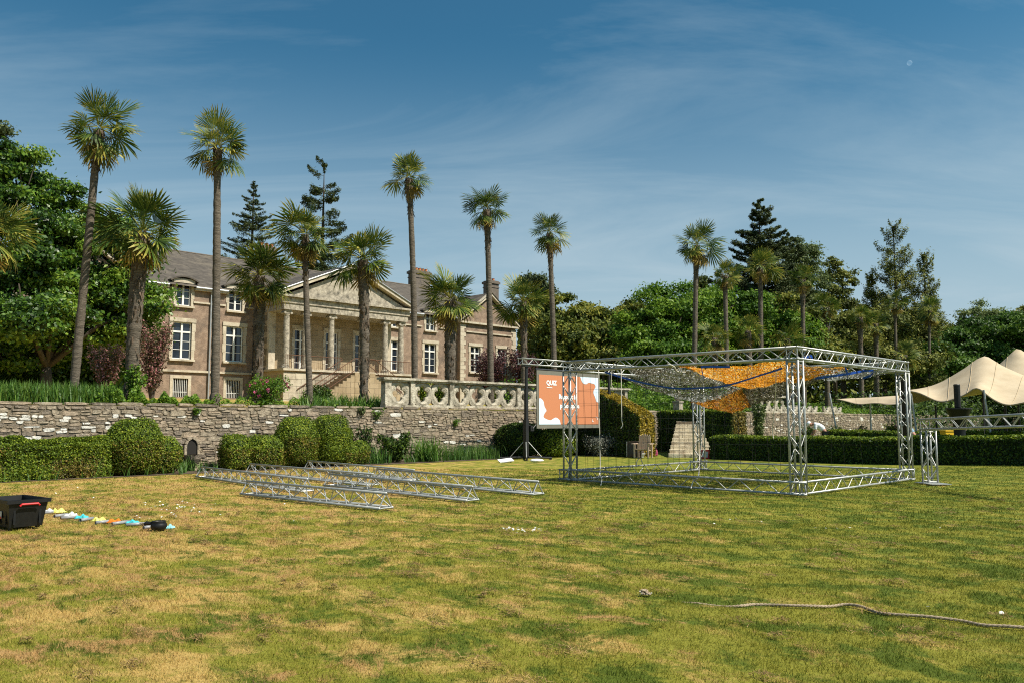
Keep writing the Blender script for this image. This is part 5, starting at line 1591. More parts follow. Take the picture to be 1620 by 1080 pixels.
def ladder_piece(name, root, P, Q, inward):
    """flat two chord truss of the base, braces set wider"""
    P, Q = Vector(P), Vector(Q); d = Q - P; L = d.length; d.normalize()
    mb = MB(); lo, hi = Vector((0, 0, 0.035)), Vector((0, 0, 0.275))
    o_ = part(name, mb.tube([P + lo, Q + lo], 0.0245, 8).tube([P + hi, Q + hi], 0.0245, 8).tube([P + lo + d * 0.03, P + hi + d * 0.03], 0.014, 6).tube([Q + lo - d * 0.03, Q + hi - d * 0.03], 0.014, 6), 'aluminium', root, smooth=True)
    n = int(round((L - 0.6) / 0.30)); st_ = (L - 0.6) / n
    for k in range(n):
        a, b = (lo, hi) if k % 2 else (hi, lo)
        u, v = P + d * (0.3 + st_ * k) + a, P + d * (0.3 + st_ * (k + 1)) + b
        link('brace', BRACE, o_, (u + v) / 2, zquat(v - u), (1, 1, (v - u).length / BR_L))
for yb in (0.03, LB - 0.265): ladder_piece('base_truss', frame, (-0.1, yb, 0), (LA + 0.1, yb, 0), 1)
for xa in (0.03, LA - 0.265): ladder_piece('base_truss', frame, (xa - 0.05, -0.1, 0), (xa - 0.05, LB + 0.1, 0), 1)
for (zc, nm) in ((HB - c_, 'top_truss'),):
    for yb in (c_, LB - c_):
        truss_piece(nm, frame, (0.0, yb, zc), (LA, yb, zc), Y_, Z_, (1,) if yb < 1 else (1,))
    for xa in (c_, LA - c_):
        truss_piece(nm, frame, (xa, 0.0, zc), (xa, LB, zc), X, Z_, (1,) if xa < 1 else ())
for xa in (c_, LA - c_):
    for yb in (c_, LB - c_):
        near = (1, 3) if not (xa > 1 and yb > 1) else (1,)
        truss_piece('column', frame, (xa, yb, 0.02), (xa, yb, HB - 0.29), X, Y_, near)
part('foot_plate', MB().box((LA / 2, -0.02, -0.01), (0.01, 0.01, 0.01)), 'aluminium', frame) if False else None

# black safety netting on the frame
mb = MB(); rngn = random.Random(6)
def netline(p, q): mb.tube([p, q], 0.0033, 3, caps=False)
for (x0, y0, x1, y1, gx, gz_) in ((0.28, 0.3, 0.28, LB - 0.3, 0.30, 0.34), (0.3, LB - 0.3, LA - 0.3, LB - 0.3, 0.30, 0.34), (LA - 0.3, LB - 0.3, LA - 0.3, 0.3, 0.42, 0.55)):
    L_ = math.hypot(x1 - x0, y1 - y0); n = int(L_ / gx)
    for k in range(n + 1):
        t = k / n + rngn.uniform(-0.01, 0.01); t2 = t + rngn.uniform(-0.03, 0.03)
        netline((x0 + (x1 - x0) * t, y0 + (y1 - y0) * t, 0.3), (x0 + (x1 - x0) * t2, y0 + (y1 - y0) * t2, HB - 0.3))
    for k in range(1, int(2.4 / gz_)):
        z = 0.3 + gz_ * k
        netline((x0, y0, z + rngn.uniform(-0.05, 0.05)), (x1, y1, z + rngn.uniform(-0.08, 0.08)))
tag(part('safety_netting', mb, 'net_black', None, loc=(fo.x, fo.y, 0), rot=(0, 0, TH)), 'thin black safety netting strung inside the truss cube', 'netting')

# camouflage nets under the roof beams
def net_sheet(name, label, corners, sag, m, nu, nv, hole, seed, flap=0.035, edge=None):
    rng = np.random.default_rng(seed)
    c = [np.array(at(*p)) for p in corners]           # in order round the sheet
    V, Rn = [], []
    def S(u, v):
        p = c[0] * (1 - u) * (1 - v) + c[1] * u * (1 - v) + c[2] * u * v + c[3] * (1 - u) * v
        p = p.copy(); p[2] -= sag * 16 * u * (1 - u) * v * (1 - v) * 0.5 + sag * 0.25 * (4 * u * (1 - u) * (1 - (v * (1 - v) * 4)))
        p[2] += 0.018 * math.sin(u * 17 + v * 7) + 0.016 * math.sin(v * 13 - u * 5)
        return p
    g = [[S(i / nu, j / nv) for j in range(nv + 1)] for i in range(nu + 1)]
    for i in range(nu):
        for j in range(nv):
            if rng.uniform() < hole: continue
            q = [g[i][j], g[i + 1][j], g[i + 1][j + 1], g[i][j + 1]]
            ce = sum(q) / 4
            k = rng.uniform(0.75, 1.25)
            q = [ce + (p - ce) * k + rng.normal(0, flap * 0.4, 3) for p in q]
            if rng.uniform() < 0.75:                      # cut flap hanging out of the sheet
                s = rng.integers(0, 4); q[s] = q[s] + rng.normal(0, flap, 3) + np.array([0, 0, -flap]); q[(s + 1) % 4] = q[(s + 1) % 4] + rng.normal(0, flap * 0.6, 3)
            V += q; Rn.append(rng.uniform())
    o = link(name, np_mesh(name, V, 4, Rn, m))
    return tag(o, label, 'camouflage net')
net_sheet('camouflage_net', 'grey and silver camouflage net sagging at the left of the truss cube', [(956, 588, 21.4), (1082, 583, 19.6), (1174, 614, 21.8), (1092, 634, 24.3)], 0.42, 'net_grey', 90, 60, 0.30, 1, 0.017)
net_sheet('camouflage_net', 'dull olive upper layer of the camouflage netting under the front beam', [(985, 581, 21.2), (1090, 575, 19.4), (1165, 606, 22.0), (1030, 604, 23.5)], 0.25, 'net_olive', 70, 50, 0.15, 2, 0.011)
net_sheet('camouflage_net', 'bright orange camouflage net hanging below the front top beam', [(1072, 579, 19.4), (1244, 570, 17.8), (1242, 602, 19.4), (1172, 612, 21.7)], 0.22, 'net_orange', 100, 48, 0.06, 3, 0.011)
net_sheet('camouflage_net', 'orange camouflage net piece right of the near column', [(1248, 573, 18.0), (1342, 582, 20.4), (1262, 603, 20.4), (1240, 602, 19.5)], 0.1, 'net_orange', 60, 34, 0.06, 4, 0.011)
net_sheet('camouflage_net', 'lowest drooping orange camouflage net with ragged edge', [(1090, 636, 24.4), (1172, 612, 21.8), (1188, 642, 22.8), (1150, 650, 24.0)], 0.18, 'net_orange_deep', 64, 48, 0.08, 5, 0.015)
net_sheet('camouflage_net', 'dark grey camouflage strip below the orange net at the near column', [(1174, 612, 22.0), (1246, 602, 20.0), (1330, 588, 21.0), (1186, 642, 23.0)], 0.12, 'net_olive', 60, 40, 0.15, 6, 0.02)
net_sheet('camouflage_net', 'silver grey camouflage net under the right top beam', [(1256, 574, 18.3), (1395, 586, 21.4), (1405, 588, 23.0), (1290, 600, 23.0)], 0.2, 'net_grey', 80, 40, 0.3, 7, 0.02)

def strap(name, label, pts, w, m, cat='strap'):
    """flat webbing through picture points at given distances"""
    mb = MB(); P = [at(*p) for p in pts]
    # smooth the path
    Q = []
    for i in range(len(P) - 1):
        p0, p1, p2, p3 = P[max(i - 1, 0)], P[i], P[i + 1], P[min(i + 2, len(P) - 1)]
        for k in range(6):
            t = k / 6
            Q.append(0.5 * ((2 * p1) + (p2 - p0) * t + (2 * p0 - 5 * p1 + 4 * p2 - p3) * t * t + (3 * p1 - p0 - 3 * p2 + p3) * t ** 3))
    Q.append(P[-1])
    vs, fs = [], []
    for i, q in enumerate(Q):
        tw = math.sin(i * 0.5) * 0.35
        e = Vector((math.sin(tw) * 0.6, -0.3, math.cos(tw))).normalized() * w / 2
        vs += [q - e, q + e, q + e + Vector((0, 0.004, 0)), q - e + Vector((0, 0.004, 0))]
        if i:
            for j in range(4): fs.append(((i - 1) * 4 + j, (i - 1) * 4 + (j + 1) % 4, i * 4 + (j + 1) % 4, i * 4 + j))
    return tag(part(name, mb.add(vs, fs), m), label, cat)
strap('ratchet_strap', 'long blue strap sagging under the nets across the truss cube', [(957, 588, 21.2), (1005, 602, 20.8), (1062, 613, 20.8), (1110, 613, 20.4), (1150, 609, 19.6), (1200, 594, 18.7), (1238, 582, 18.0)], 0.045, 'strap_blue')
strap('ratchet_strap', 'short blue strap hanging from the middle of the front beam', [(1155, 580, 18.5), (1113, 579.5, 18.8), (1110, 581, 18.9), (1112, 592, 18.9), (1114, 599, 18.9)], 0.05, 'strap_blue')
strap('ratchet_strap', 'blue strap running under the right top beam', [(1290, 598, 20), (1340, 591, 20.2), (1378, 585, 20.6), (1379, 592, 20.8), (1365, 598, 21)], 0.06, 'strap_blue')
strap('ratchet_strap', 'blue strap knotted on the right top beam near its middle', [(1266, 568, 18.4), (1283, 563, 18.6), (1286, 570, 18.7)], 0.07, 'strap_blue')
strap('ratchet_strap', 'blue strap dangling below the right top beam', [(1337, 581, 20), (1341, 590, 20), (1340, 598, 20.1)], 0.07, 'strap_blue')
def cord(name, label, pts, r, m='rope_white', cat='rope'):
    P = [at(*p) for p in pts]
    Q = []
    for i in range(len(P) - 1):
        p0, p1, p2, p3 = P[max(i - 1, 0)], P[i], P[i + 1], P[min(i + 2, len(P) - 1)]
        for k in range(5):
            t = k / 5
            Q.append(0.5 * ((2 * p1) + (p2 - p0) * t + (2 * p0 - 5 * p1 + 4 * p2 - p3) * t * t + (3 * p1 - p0 - 3 * p2 + p3) * t ** 3))
    Q.append(P[-1])
    return tag(part(name, MB().tube(Q, r, 6), m, smooth=True), label, cat)
cord('hanging_rope', 'white rope dangling free from the front beam near the left column', [(982.5, 583, 19.8), (983, 620, 19.8), (983.5, 660, 19.8), (984, 666, 19.8), (985, 672, 19.8), (982, 677, 19.8)], 0.011)
cord('hanging_rope', 'white rope beside the left column tied down at the base beam', [(947, 585, 20.4), (948, 650, 20.4), (949.5, 740, 20.4), (948, 748, 20.3), (952, 758, 20.2), (950, 768, 20.1)], 0.011)
cord('hanging_rope', 'white rope hanging down the far column to the base beam', [(1109, 645, 24), (1110, 690, 23), (1107, 720, 22), (1105, 752, 19.2), (1097, 760, 19), (1093, 772, 18.8)], 0.013)
cord('hanging_rope', 'short curly white cord below the left top beam', [(968, 584, 21), (967, 605, 21), (969, 612, 21), (971, 616, 21)], 0.009)
cord('hanging_rope', 'white cord hanging before the ruined balustrade', [(1228, 582, 18.2), (1227, 618, 18.4), (1225, 645, 18.8), (1222, 680, 19), (1224, 694, 19)], 0.009)
cord('white_cable', 'white cable loop lying on the base beam of the cube', [(1007, 738, 22), (1008, 728, 22), (1013, 725, 22), (1017, 733, 22)], 0.012)
cord('hanging_rope', 'white cord knotted to the front beam where the orange net begins', [(1056, 575, 18.8), (1066, 579, 18.8), (1072, 587, 19), (1085, 588, 19.2)], 0.013)

# triangular trusses lying on the lawn
TRI_L = math.hypot(0.25, 0.25)
def ground_truss(label, x0, y0, x1, y1):
    P, Q = ground_at(x0, y0), ground_at(x1, y1)
    d = Q - P; L = d.length
    t = thing('truss_beam', label, 'truss', (P.x, P.y, 0.03), math.atan2(d.y, d.x), 'spare truss beams lying on the lawn')
    S, H_ = 0.145, 0.25
    ch = [(0, -S, 0.025), (0, S, 0.025), (0, 0, H_ + 0.025)]
    for c in ch: part('chord', MB().tube([c, (L, c[1], c[2])], 0.0245, 8), 'aluminium', t, smooth=True)
    for c in range(3):
        a, b = Vector(ch[c]), Vector(ch[(c + 1) % 3])
        n = max(4, int(L / 0.29)); st_ = (L - 0.08) / n
        for k in range(n):
            p, q = (a, b) if k % 2 else (b, a)
            u, v = p + Vector((0.04 + st_ * k, 0, 0)), q + Vector((0.04 + st_ * (k + 1), 0, 0))
            link('brace', BRACE, t, (u + v) / 2, zquat(v - u), (1, 1, (v - u).length / BR_L))
    for xx in (0.02, L - 0.02):
        mb = MB()
        for c in range(3): mb.tube([Vector(ch[c]) + Vector((xx, 0, 0)), Vector(ch[(c + 1) % 3]) + Vector((xx, 0, 0))], 0.0125, 6, caps=False)
        part('end_frame', mb, 'aluminium', t)
    return t
ground_truss('leftmost spare truss beam, below the fountain', 318, 756, 486, 780)
ground_truss('nearest spare truss beam, with its end turned to the viewer', 390, 784, 611, 808)
ground_truss('second spare truss beam from the wall, starting near the yew domes', 395, 750, 590, 770)
ground_truss('spare truss beam in the middle of the group on the lawn', 520, 770, 748, 795)
ground_truss('farthest spare truss beam, nearest to the wall', 487, 744, 655, 762)
ground_truss('rightmost spare truss beam, ending near the projection screen', 596, 760, 852, 785)

# low truss goal at the right picture edge
g0, g1 = at(1469, 700, 20.6), at(1668, 660, 16.3)
gd = Vector((g1.x - g0.x, g1.y - g0.y, 0)); gl = gd.length
zg = 0.02
gt = thing('truss_goal', 'low truss arch reaching out of the picture at the right', 'truss frame', (g0.x, g0.y, zg), math.atan2(gd.y, gd.x))
ztop = z_at(1462, 662, g0) - zg - 0.14
slope = 0.028
dirv = Vector((1, 0, slope)).normalized(); e2v = Vector((-slope, 0, 1)).normalized()
truss_piece('beam', gt, (-0.145, 0, ztop), Vector((-0.145, 0, ztop)) + dirv * (gl + 0.3), Y_, e2v, (0, 1, 2))
truss_piece('column', gt, (0, 0, 0.03), (0, 0, ztop - 0.145), X, Y_, (0, 1, 3))
part('base_plate', MB().box((0.1, 0, 0.012), (0.75, 0.5, 0.016)), 'aluminium', gt)

# ------------------------------------------------------------------ projection screen on lifting towers
tw0, tw1 = at(832, 700, 33.6), None
a0_, b0_ = fr_inv(tw0)
P_l = fr(a0_, b0_); P_r = fr(a0_ + 5.45, b0_)
zbeam = z_at(832, 577, P_l)
def tower(label, P):
    t = thing('lifting_tower', label, 'lifting tower', (P.x, P.y, 0.0), TH)
    mast = MB(); mast.box((0, 0, 0.85), (0.17, 0.17, 1.5)); mast.box((0.02, 0, 1.9), (0.12, 0.12, 1.9)); mast.box((0.035, 0, zbeam - 0.55), (0.085, 0.085, 1.1))
    part('mast', mast, 'black_metal', t)
    w = MB(); w.box((0.22, -0.05, 1.25), (0.2, 0.22, 0.22)); w.tube([(0.2, -0.2, 1.25), (0.38, -0.2, 1.4)], 0.02, 6)
    w.lathe([(0.12, -0.05), (0.12, 0.05)], (0.24, 0.1, 1.35), 12)
    part('winch', w, 'black_metal', t)
    part('head', MB().box((0.03, 0, zbeam - 0.03), (0.34, 0.2, 0.06)), 'black_metal', t)
    for k in range(4):
        az = R(45 + 90 * k); dx, dy = math.cos(az), math.sin(az)
        part('leg', MB().tube([(dx * 0.12, dy * 0.12, 0.10), (dx * 1.05, dy * 1.05, 0.07)], 0.045, 6), 'black_metal', t)
        part('strut', MB().tube([(dx * 0.09, dy * 0.09, 0.72), (dx * 0.62, dy * 0.62, 0.12)], 0.016, 6), 'aluminium', t)
        part('foot', MB().lathe([(0.07, 0), (0.07, 0.02), (0.02, 0.03), (0.02, 0.1)], (dx * 0.98, dy * 0.98, 0.0), 8), 'black_metal', t)
    return t
tower('black lifting tower left of the projection screen', P_l)
tower('black lifting tower right of the projection screen', P_r)
bt = thing('truss_beam', 'silver truss beam carried by two black towers above the screen', 'truss', (P_l.x, P_l.y, zbeam), TH)
truss_piece('beam', bt, (-0.35, 0, 0.145), (5.75, 0, 0.145), Y_, Z_, (0, 1, 2))

SC_W, SC_H = 4.1, 2.36
ps = at(845, 585, 33.85); a1_, b1_ = fr_inv(ps)
zt_l = ps.z
scr = thing('projection_screen', 'projection screen showing an orange quiz slide with pale blobs', 'screen', fr(a1_, b0_ - 0.22, zt_l - SC_H), TH)
part('screen_cloth', MB().box((SC_W / 2, 0.02, SC_H / 2), (SC_W, 0.03, SC_H)), 'screen_border', scr)
part('roller', MB().tube([(-0.03, 0.05, SC_H + 0.03), (SC_W + 0.03, 0.05, SC_H + 0.03)], 0.05, 8), 'black_metal', scr)
mx, my, mt = 0.12, 0.16, 0.17
iw, ih = SC_W - 2 * mx, SC_H - my - mt
part('slide', MB().box((SC_W / 2, -0.002, my + ih / 2), (iw, 0.008, ih)), 'slide_orange', scr)
def flat_poly(pts, y=-0.012, mb=None):
    mb = mb or MB()
    vs = [(mx + iw * x, y, my + ih * z) for x, z in pts]
    return mb.add(vs, [tuple(range(len(vs)))])
def smooth_poly(pts):
    out = []; n = len(pts)
    for i in range(n - 1):
        p0, p1, p2, p3 = pts[max(i - 1, 0)], pts[i], pts[i + 1], pts[min(i + 2, n - 1)]
        for k in range(6):
            t = k / 6
            out.append(tuple(0.5 * ((2 * p1[j]) + (p2[j] - p0[j]) * t + (2 * p0[j] - 5 * p1[j] + 4 * p2[j] - p3[j]) * t * t + (3 * p1[j] - p0[j] - 3 * p2[j] + p3[j]) * t ** 3) for j in (0, 1)))
    out.append(pts[-1]); return out
part('slide_blob', flat_poly([(0, 0)] + smooth_poly([(0.345, 0), (0.325, 0.09), (0.27, 0.14), (0.22, 0.115), (0.18, 0.085), (0.12, 0.105), (0.07, 0.15), (0.085, 0.22), (0.115, 0.28), (0.085, 0.36), (0.07, 0.46), (0.03, 0.52), (0, 0.52)])), 'slide_blue', scr)
part('slide_blob', flat_poly([(1, 1)] + smooth_poly([(0.68, 1), (0.72, 0.88), (0.78, 0.85), (0.83, 0.885), (0.88, 0.875), (0.93, 0.86), (0.95, 0.80), (0.92, 0.73), (0.915, 0.66), (0.945, 0.57), (0.965, 0.49), (1, 0.47)])), 'slide_blue', scr)
def text_part(body, x, z, size, name='slide_text', bold=0.0, sx=1.0):
    cu = bpy.data.curves.new(name, 'FONT'); cu.body = body; cu.size = size; cu.offset = bold; cu.resolution_u = 2
    tmp = bpy.data.objects.new(name, cu); COL.objects.link(tmp)
    dg = bpy.context.evaluated_depsgraph_get()
    me = bpy.data.meshes.new_from_object(tmp.evaluated_get(dg))
    bpy.data.objects.remove(tmp)
    me.materials.clear(); me.materials.append(MATS['slide_white'])
    return link(name, me, scr, (mx + iw * x, -0.016, my + ih * z), (R(90), 0, 0), (sx, 1, 1))
text_part('QUIZ', 0.115, 0.80, 0.26, bold=0.012)
text_part('Rappel', 0.125, 0.735, 0.06) if False else None
part('slide_text', MB().box((mx + iw * 0.165, -0.014, my + ih * 0.745), (0.34, 0.004, 0.03)), 'slide_white', scr)
text_part('Rapport à', 0.315, 0.525, 0.27, bold=0.012)
text_part('philosophie', 0.335, 0.34, 0.27, bold=0.012)
mb = MB()
for (x, z, w, h) in ((0.90, 0.055, 0.10, 0.025), (0.893, 0.08, 0.025, 0.10), (0.965, 0.15, 0.10, 0.025), (0.977, 0.12, 0.03, 0.1)):
    mb.box((mx + iw * x, -0.014, my + ih * z), (w, 0.004, h))
part('slide_mark', mb, 'slide_white', scr)

# ------------------------------------------------------------------ stretch tent, sail, things beneath
def tent(name, label, corners, peaks, lows, m, nu=46, nv=34, thick=0.01, cat='tent'):
    """cloth over a four cornered plan; peaks push it up, lows pull the hem down"""
    c = [np.array(at(*p)) for p in corners]
    pk = [(np.array(at(*p[:3])), p[3], p[4]) for p in peaks]
    vs, fs = [], []
    for i in range(nu + 1):
        for j in range(nv + 1):
            u, v = i / nu, j / nv
            p = (c[0] * (1 - u) + c[1] * u) * (1 - v) + (c[3] * (1 - u) + c[2] * u) * v
            p = p.copy()
            hem = 1 - 4 * v * (1 - v) * 0.9
            for (uu, vv, dz, wu) in lows:
                p[2] += dz * math.exp(-((u - uu) / wu) ** 2) * math.exp(-((v - vv) / 0.22) ** 2)
            add = 0
            for (q, w, sh) in pk:
                d = math.hypot(p[0] - q[0], p[1] - q[1])
                k = max(0.0, 1 - d / w)
                add = max(add, (q[2] - 2.6) * (k ** sh) * (0.75 + 0.25 * k)) if True else add
            vs.append((p[0], p[1], p[2] + add))
    for i in range(nu):
        for j in range(nv):
            a = i * (nv + 1) + j; fs.append((a, a + nv + 1, a + nv + 2, a + 1))
    return MB().add(vs, fs)
tn = thing('stretch_tent', 'beige stretch tent with peaked roof behind the hedges at the right', 'tent', at(1556, 700, 38) * Vector((1, 1, 0)) if False else (at(1556, 700, 38).x, 38, 0.0))
ox, oy = tn.location.x, tn.location.y
mbt = tent('canopy', '', [(1440, 624, 38.0), (1700, 632, 31.0), (1790, 612, 42.0), (1432, 634, 49.0)],
           [(1556, 563, 38.6, 6.6, 2.5), (1611, 556, 42.5, 6.0, 2.5), (1700, 560, 37, 6, 2.4)],
           [(0.22, 0.0, -0.45, 0.13), (0.02, 0.55, -0.25, 0.15), (0.46, 0.0, 0.30, 0.06), (0.64, 0.0, -0.30, 0.10), (0.82, 0, -0.1, 0.1)], 'tent_cloth')
mbt.v = [(x - ox, y - oy, z) for x, y, z in mbt.v]
cn = part('canopy', mbt, 'tent_cloth', tn, smooth=True)
NV1 = 35
for i in range(0, 47, 6):
    part('seam', MB().tube([Vector(mbt.v[i * NV1 + j]) + Vector((0, 0, 0.012)) for j in range(NV1)], 0.014, 4, caps=False), 'tent_edge', cn)
part('hem', MB().tube([Vector(mbt.v[i * NV1]) for i in range(47)], 0.028, 6), 'tent_edge', cn)
so = cn.modifiers.new('thickness', 'SOLIDIFY'); so.thickness = 0.02
def lp(p): return (p.x - ox, p.y - oy, p.z)
for (x, y, Y) in ((1441, 622, 37.6), (1556, 616, 34.4)):
    a = at(x, y, Y); b = Vector((a.x + 0.15, a.y - 0.25, 0.1))
    part('pole', MB().tube([lp(b), lp(a)], 0.045, 8), 'aluminium', tn)
    part('guy_rope', MB().tube([lp(a), lp(a + Vector((-1.0, -1.6, -a.z + 0.1)))], 0.010, 4), 'net_black', tn)
for (x, Y, zz) in ((1556, 38.6, 4.3), (1611, 42.5, 4.8), (1480, 45, 2.4), (1590, 36, 2.3)):
    a = at(x, 640, Y); part('inner_pole', MB().tube([lp(Vector((a.x, a.y, 0.05))), lp(Vector((a.x, a.y, zz)))], 0.05, 8), 'black_metal', tn)

sl = thing('shade_sail', 'low beige shade sail stretched above the far wall', 'shade sail', (at(1390, 640, 54).x, 54.0, 0.0))
ox2, oy2 = sl.location.x, sl.location.y
ms = tent('sail', '', [(1322, 630, 56), (1440, 630, 50), (1436, 624, 54), (1376, 628, 58)], [], [(0.35, 0.0, -0.35, 0.22), (0.75, 0.0, -0.35, 0.2), (0.95, 0.0, -0.15, 0.1)], 'tent_cloth', 26, 14)
ms.v = [(x - ox2, y - oy2, z) for x, y, z in ms.v]
so = part('sail', ms, 'tent_cloth', sl, smooth=True).modifiers.new('thickness', 'SOLIDIFY'); so.thickness = 0.02
for (x, yt, Y, x2, yb) in ((1312, 621, 56, 1324, 683), (1376, 623, 56, 1378, 683), (1424, 640, 50, 1426, 690)):
    a = at(x, yt, Y); b = at(x2, yb, Y - 0.5); b.z = max(b.z, 0.1)
    part('pole', MB().tube([(b.x - ox2, b.y - oy2, b.z), (a.x - ox2, a.y - oy2, a.z)], 0.06, 8), 'aluminium', sl)

def column_speaker(label, x, Y, zb, zt, w, lean=0.0):
    P = at(x, 640, Y)
    t = thing('column_speaker', label, 'speaker', (P.x, P.y, 0.05), R(20))
    t.rotation_euler = (0, R(lean), R(20))
    part('cabinet', MB().box((0, 0, (zb + zt) / 2), (w, w * 0.9, zt - zb)), 'black_plastic', t)
    part('grille', MB().box((0, -w * 0.46, (zb + zt) / 2), (w * 0.85, 0.02, (zt - zb) * 0.94)), 'black_metal', t)
    if zb > 0.3:
        part('stand_pole', MB().tube([(0, 0, 0.02), (0, 0, zb)], 0.03, 8), 'black_metal', t)
    part('sub_box', MB().box((0, 0, min(zb, 0.5) / 2 + 0.02), (w * 1.6, w * 1.7, max(0.1, min(zb, 0.5)))), 'black_plastic', t)
    return t
P = at(1433, 640, 33); column_speaker('tall black column speaker left of the tent', 1435, 33, 0.5, z_at(1433, 602, P), 0.26, -2.5)
P = at(1516, 640, 28)
ct = thing('cocktail_table', 'round high table under a black stretch cover by the hedge', 'table', (P.x, P.y, 0.12))
zt_ = z_at(1518, 646, P) - 0.12
part('cover', MB().lathe([(0.40, 0.0), (0.30, 0.2), (0.17, zt_ * 0.5), (0.20, zt_ * 0.75), (0.38, zt_ - 0.03), (0.40, zt_)], (0, 0, 0), 20), 'black_plastic', ct, smooth=True)
part('table_top', MB().lathe([(0.405, zt_), (0.405, zt_ + 0.03)], (0, 0, 0), 20), 'black_metal', ct)
t = thing('black_bollard', 'black upright cylinder standing on the covered high table', 'cylinder', (P.x - 0.02, P.y, 0.12 + zt_ + 0.03))
hh = z_at(1514, 607, P) - t.location.z
part('body', MB().lathe([(0.09, 0), (0.10, 0.03), (0.10, hh - 0.02), (0.085, hh)], (0, 0, 0), 14), 'black_plastic', t)
part('rim', MB().lathe([(0.105, hh - 0.06), (0.105, hh - 0.03)], (0, 0, 0), 14), 'black_metal', t)
P = at(1496, 640, 30)
t = thing('yellow_crate', 'yellow plastic crate just behind the box hedge', 'crate', (P.x, P.y, z_at(1496, 690, P) - 0.1), R(15))
mb = MB(); mb.box((0, 0, 0.16), (0.34, 0.26, 0.3), top=1.08); part('body', mb, 'yellow_plastic', t); part('rim', MB().box((0, 0, 0.31), (0.40, 0.32, 0.04)), 'yellow_plastic', t)

# ------------------------------------------------------------------ gardener bending behind the hedge
def skinned(name, verts, edges, radii, m, parent, root=0, sub=2):
    me = bpy.data.meshes.new(name)
    me.from_pydata(verts, edges, [])
    o = link(name, me, parent)
    me.materials.append(MATS[m])
    o.modifiers.new('skin', 'SKIN')
    if not me.skin_vertices: pass
    for i, r in enumerate(radii):
        sv = me.skin_vertices[0].data[i]; sv.radius = (r, r) if not hasattr(r, '__len__') else r
        sv.use_root = (i == root)
    s = o.modifiers.new('sub', 'SUBSURF'); s.levels = sub; s.render_levels = sub
    dg = bpy.context.evaluated_depsgraph_get()
    m2 = bpy.data.meshes.new_from_object(o.evaluated_get(dg))
    o.modifiers.clear(); o.data = m2
    m2.polygons.foreach_set('use_smooth', [True] * len(m2.polygons))
    return o
def bending_person(label, x, Y, facing, shirt, zbase, hat=True):
    P = at(x, 640, Y)
    t = thing('person', label, 'person', (P.x, P.y, zbase), facing)
    # local: facing +x, bent forward at the hips
    V = [(-0.12, 0, 0.92), (0.10, 0, 1.16), (0.30, 0, 1.28), (0.40, 0, 1.30), (0.55, 0, 1.24),            # pelvis, waist, chest, neck, head
         (-0.12, 0.10, 0.86), (-0.06, 0.12, 0.48), (-0.10, 0.12, 0.08), (0.06, 0.13, 0.04),                 # left leg
         (-0.12, -0.10, 0.86), (-0.02, -0.12, 0.48), (-0.08, -0.12, 0.08), (0.08, -0.13, 0.04),             # right leg
         (0.30, 0.19, 1.24), (0.34, 0.23, 0.96), (0.46, 0.16, 0.76), (0.50, 0.14, 0.68),
         (0.30, -0.19, 1.24), (0.36, -0.23, 0.96), (0.50, -0.15, 0.78), (0.55, -0.13, 0.70)]
    E = [(0, 1), (1, 2), (2, 3), (3, 4), (0, 5), (5, 6), (6, 7), (7, 8), (0, 9), (9, 10), (10, 11), (11, 12), (2, 13), (13, 14), (14, 15), (15, 16), (2, 17), (17, 18), (18, 19), (19, 20)]
    Rr = [0.14, 0.13, 0.145, 0.06, 0.095, 0.09, 0.06, 0.045, 0.04, 0.09, 0.06, 0.045, 0.04, 0.06, 0.043, 0.034, 0.03, 0.06, 0.043, 0.034, 0.03]
    skinned('body', V, E, Rr, 'skin', t)
    V2 = [(-0.08, 0, 0.96), (0.10, 0, 1.165), (0.30, 0, 1.285), (0.36, 0, 1.295), (0.30, 0.19, 1.245), (0.335, 0.225, 1.02), (0.30, -0.19, 1.245), (0.35, -0.225, 1.02)]
    skinned('shirt', V2, [(0, 1), (1, 2), (2, 3), (2, 4), (4, 5), (2, 6), (6, 7)], [0.17, 0.17, 0.175, 0.09, 0.085, 0.07, 0.085, 0.07], shirt, t)
    V3 = [(-0.12, 0, 0.93), (-0.12, 0.10, 0.86), (-0.06, 0.12, 0.48), (-0.10, 0.12, 0.10), (-0.12, -0.10, 0.86), (-0.02, -0.12, 0.48), (-0.08, -0.12, 0.10)]
    skinned('trousers', V3, [(0, 1), (1, 2), (2, 3), (0, 4), (4, 5), (5, 6)], [0.165, 0.115, 0.08, 0.065, 0.115, 0.08, 0.065], 'trousers', t)
    if hat:
        mb = MB().lathe([(0.115, 0.0), (0.11, 0.06), (0.07, 0.11), (0.01, 0.125)], (0, 0, 0), 14)
        h = part('cap', mb, 'shirt_white', t, smooth=True, loc=(0.56, 0, 1.29), rot=(0, R(50), 0))
        part('peak', MB().box((0.13, 0, 0.01), (0.12, 0.15, 0.015)), 'shirt_white', h)
    else:
        part('hair', MB().lathe([(0.10, -0.03), (0.112, 0.03), (0.08, 0.10), (0.01, 0.12)], (0, 0, 0), 14), 'wood_dark', t, smooth=True, loc=(0.54, 0, 1.28), rot=(0, R(30), 0))
    return t
bending_person('person in white shirt and cap bending over behind the box hedge', 1300, 37.5, R(165), 'shirt_white', 0.12)
bending_person('person in pale blue shirt stooping at the foot of the black speaker', 1440, 34.5, R(150), 'shirt_blue', 0.02, False)

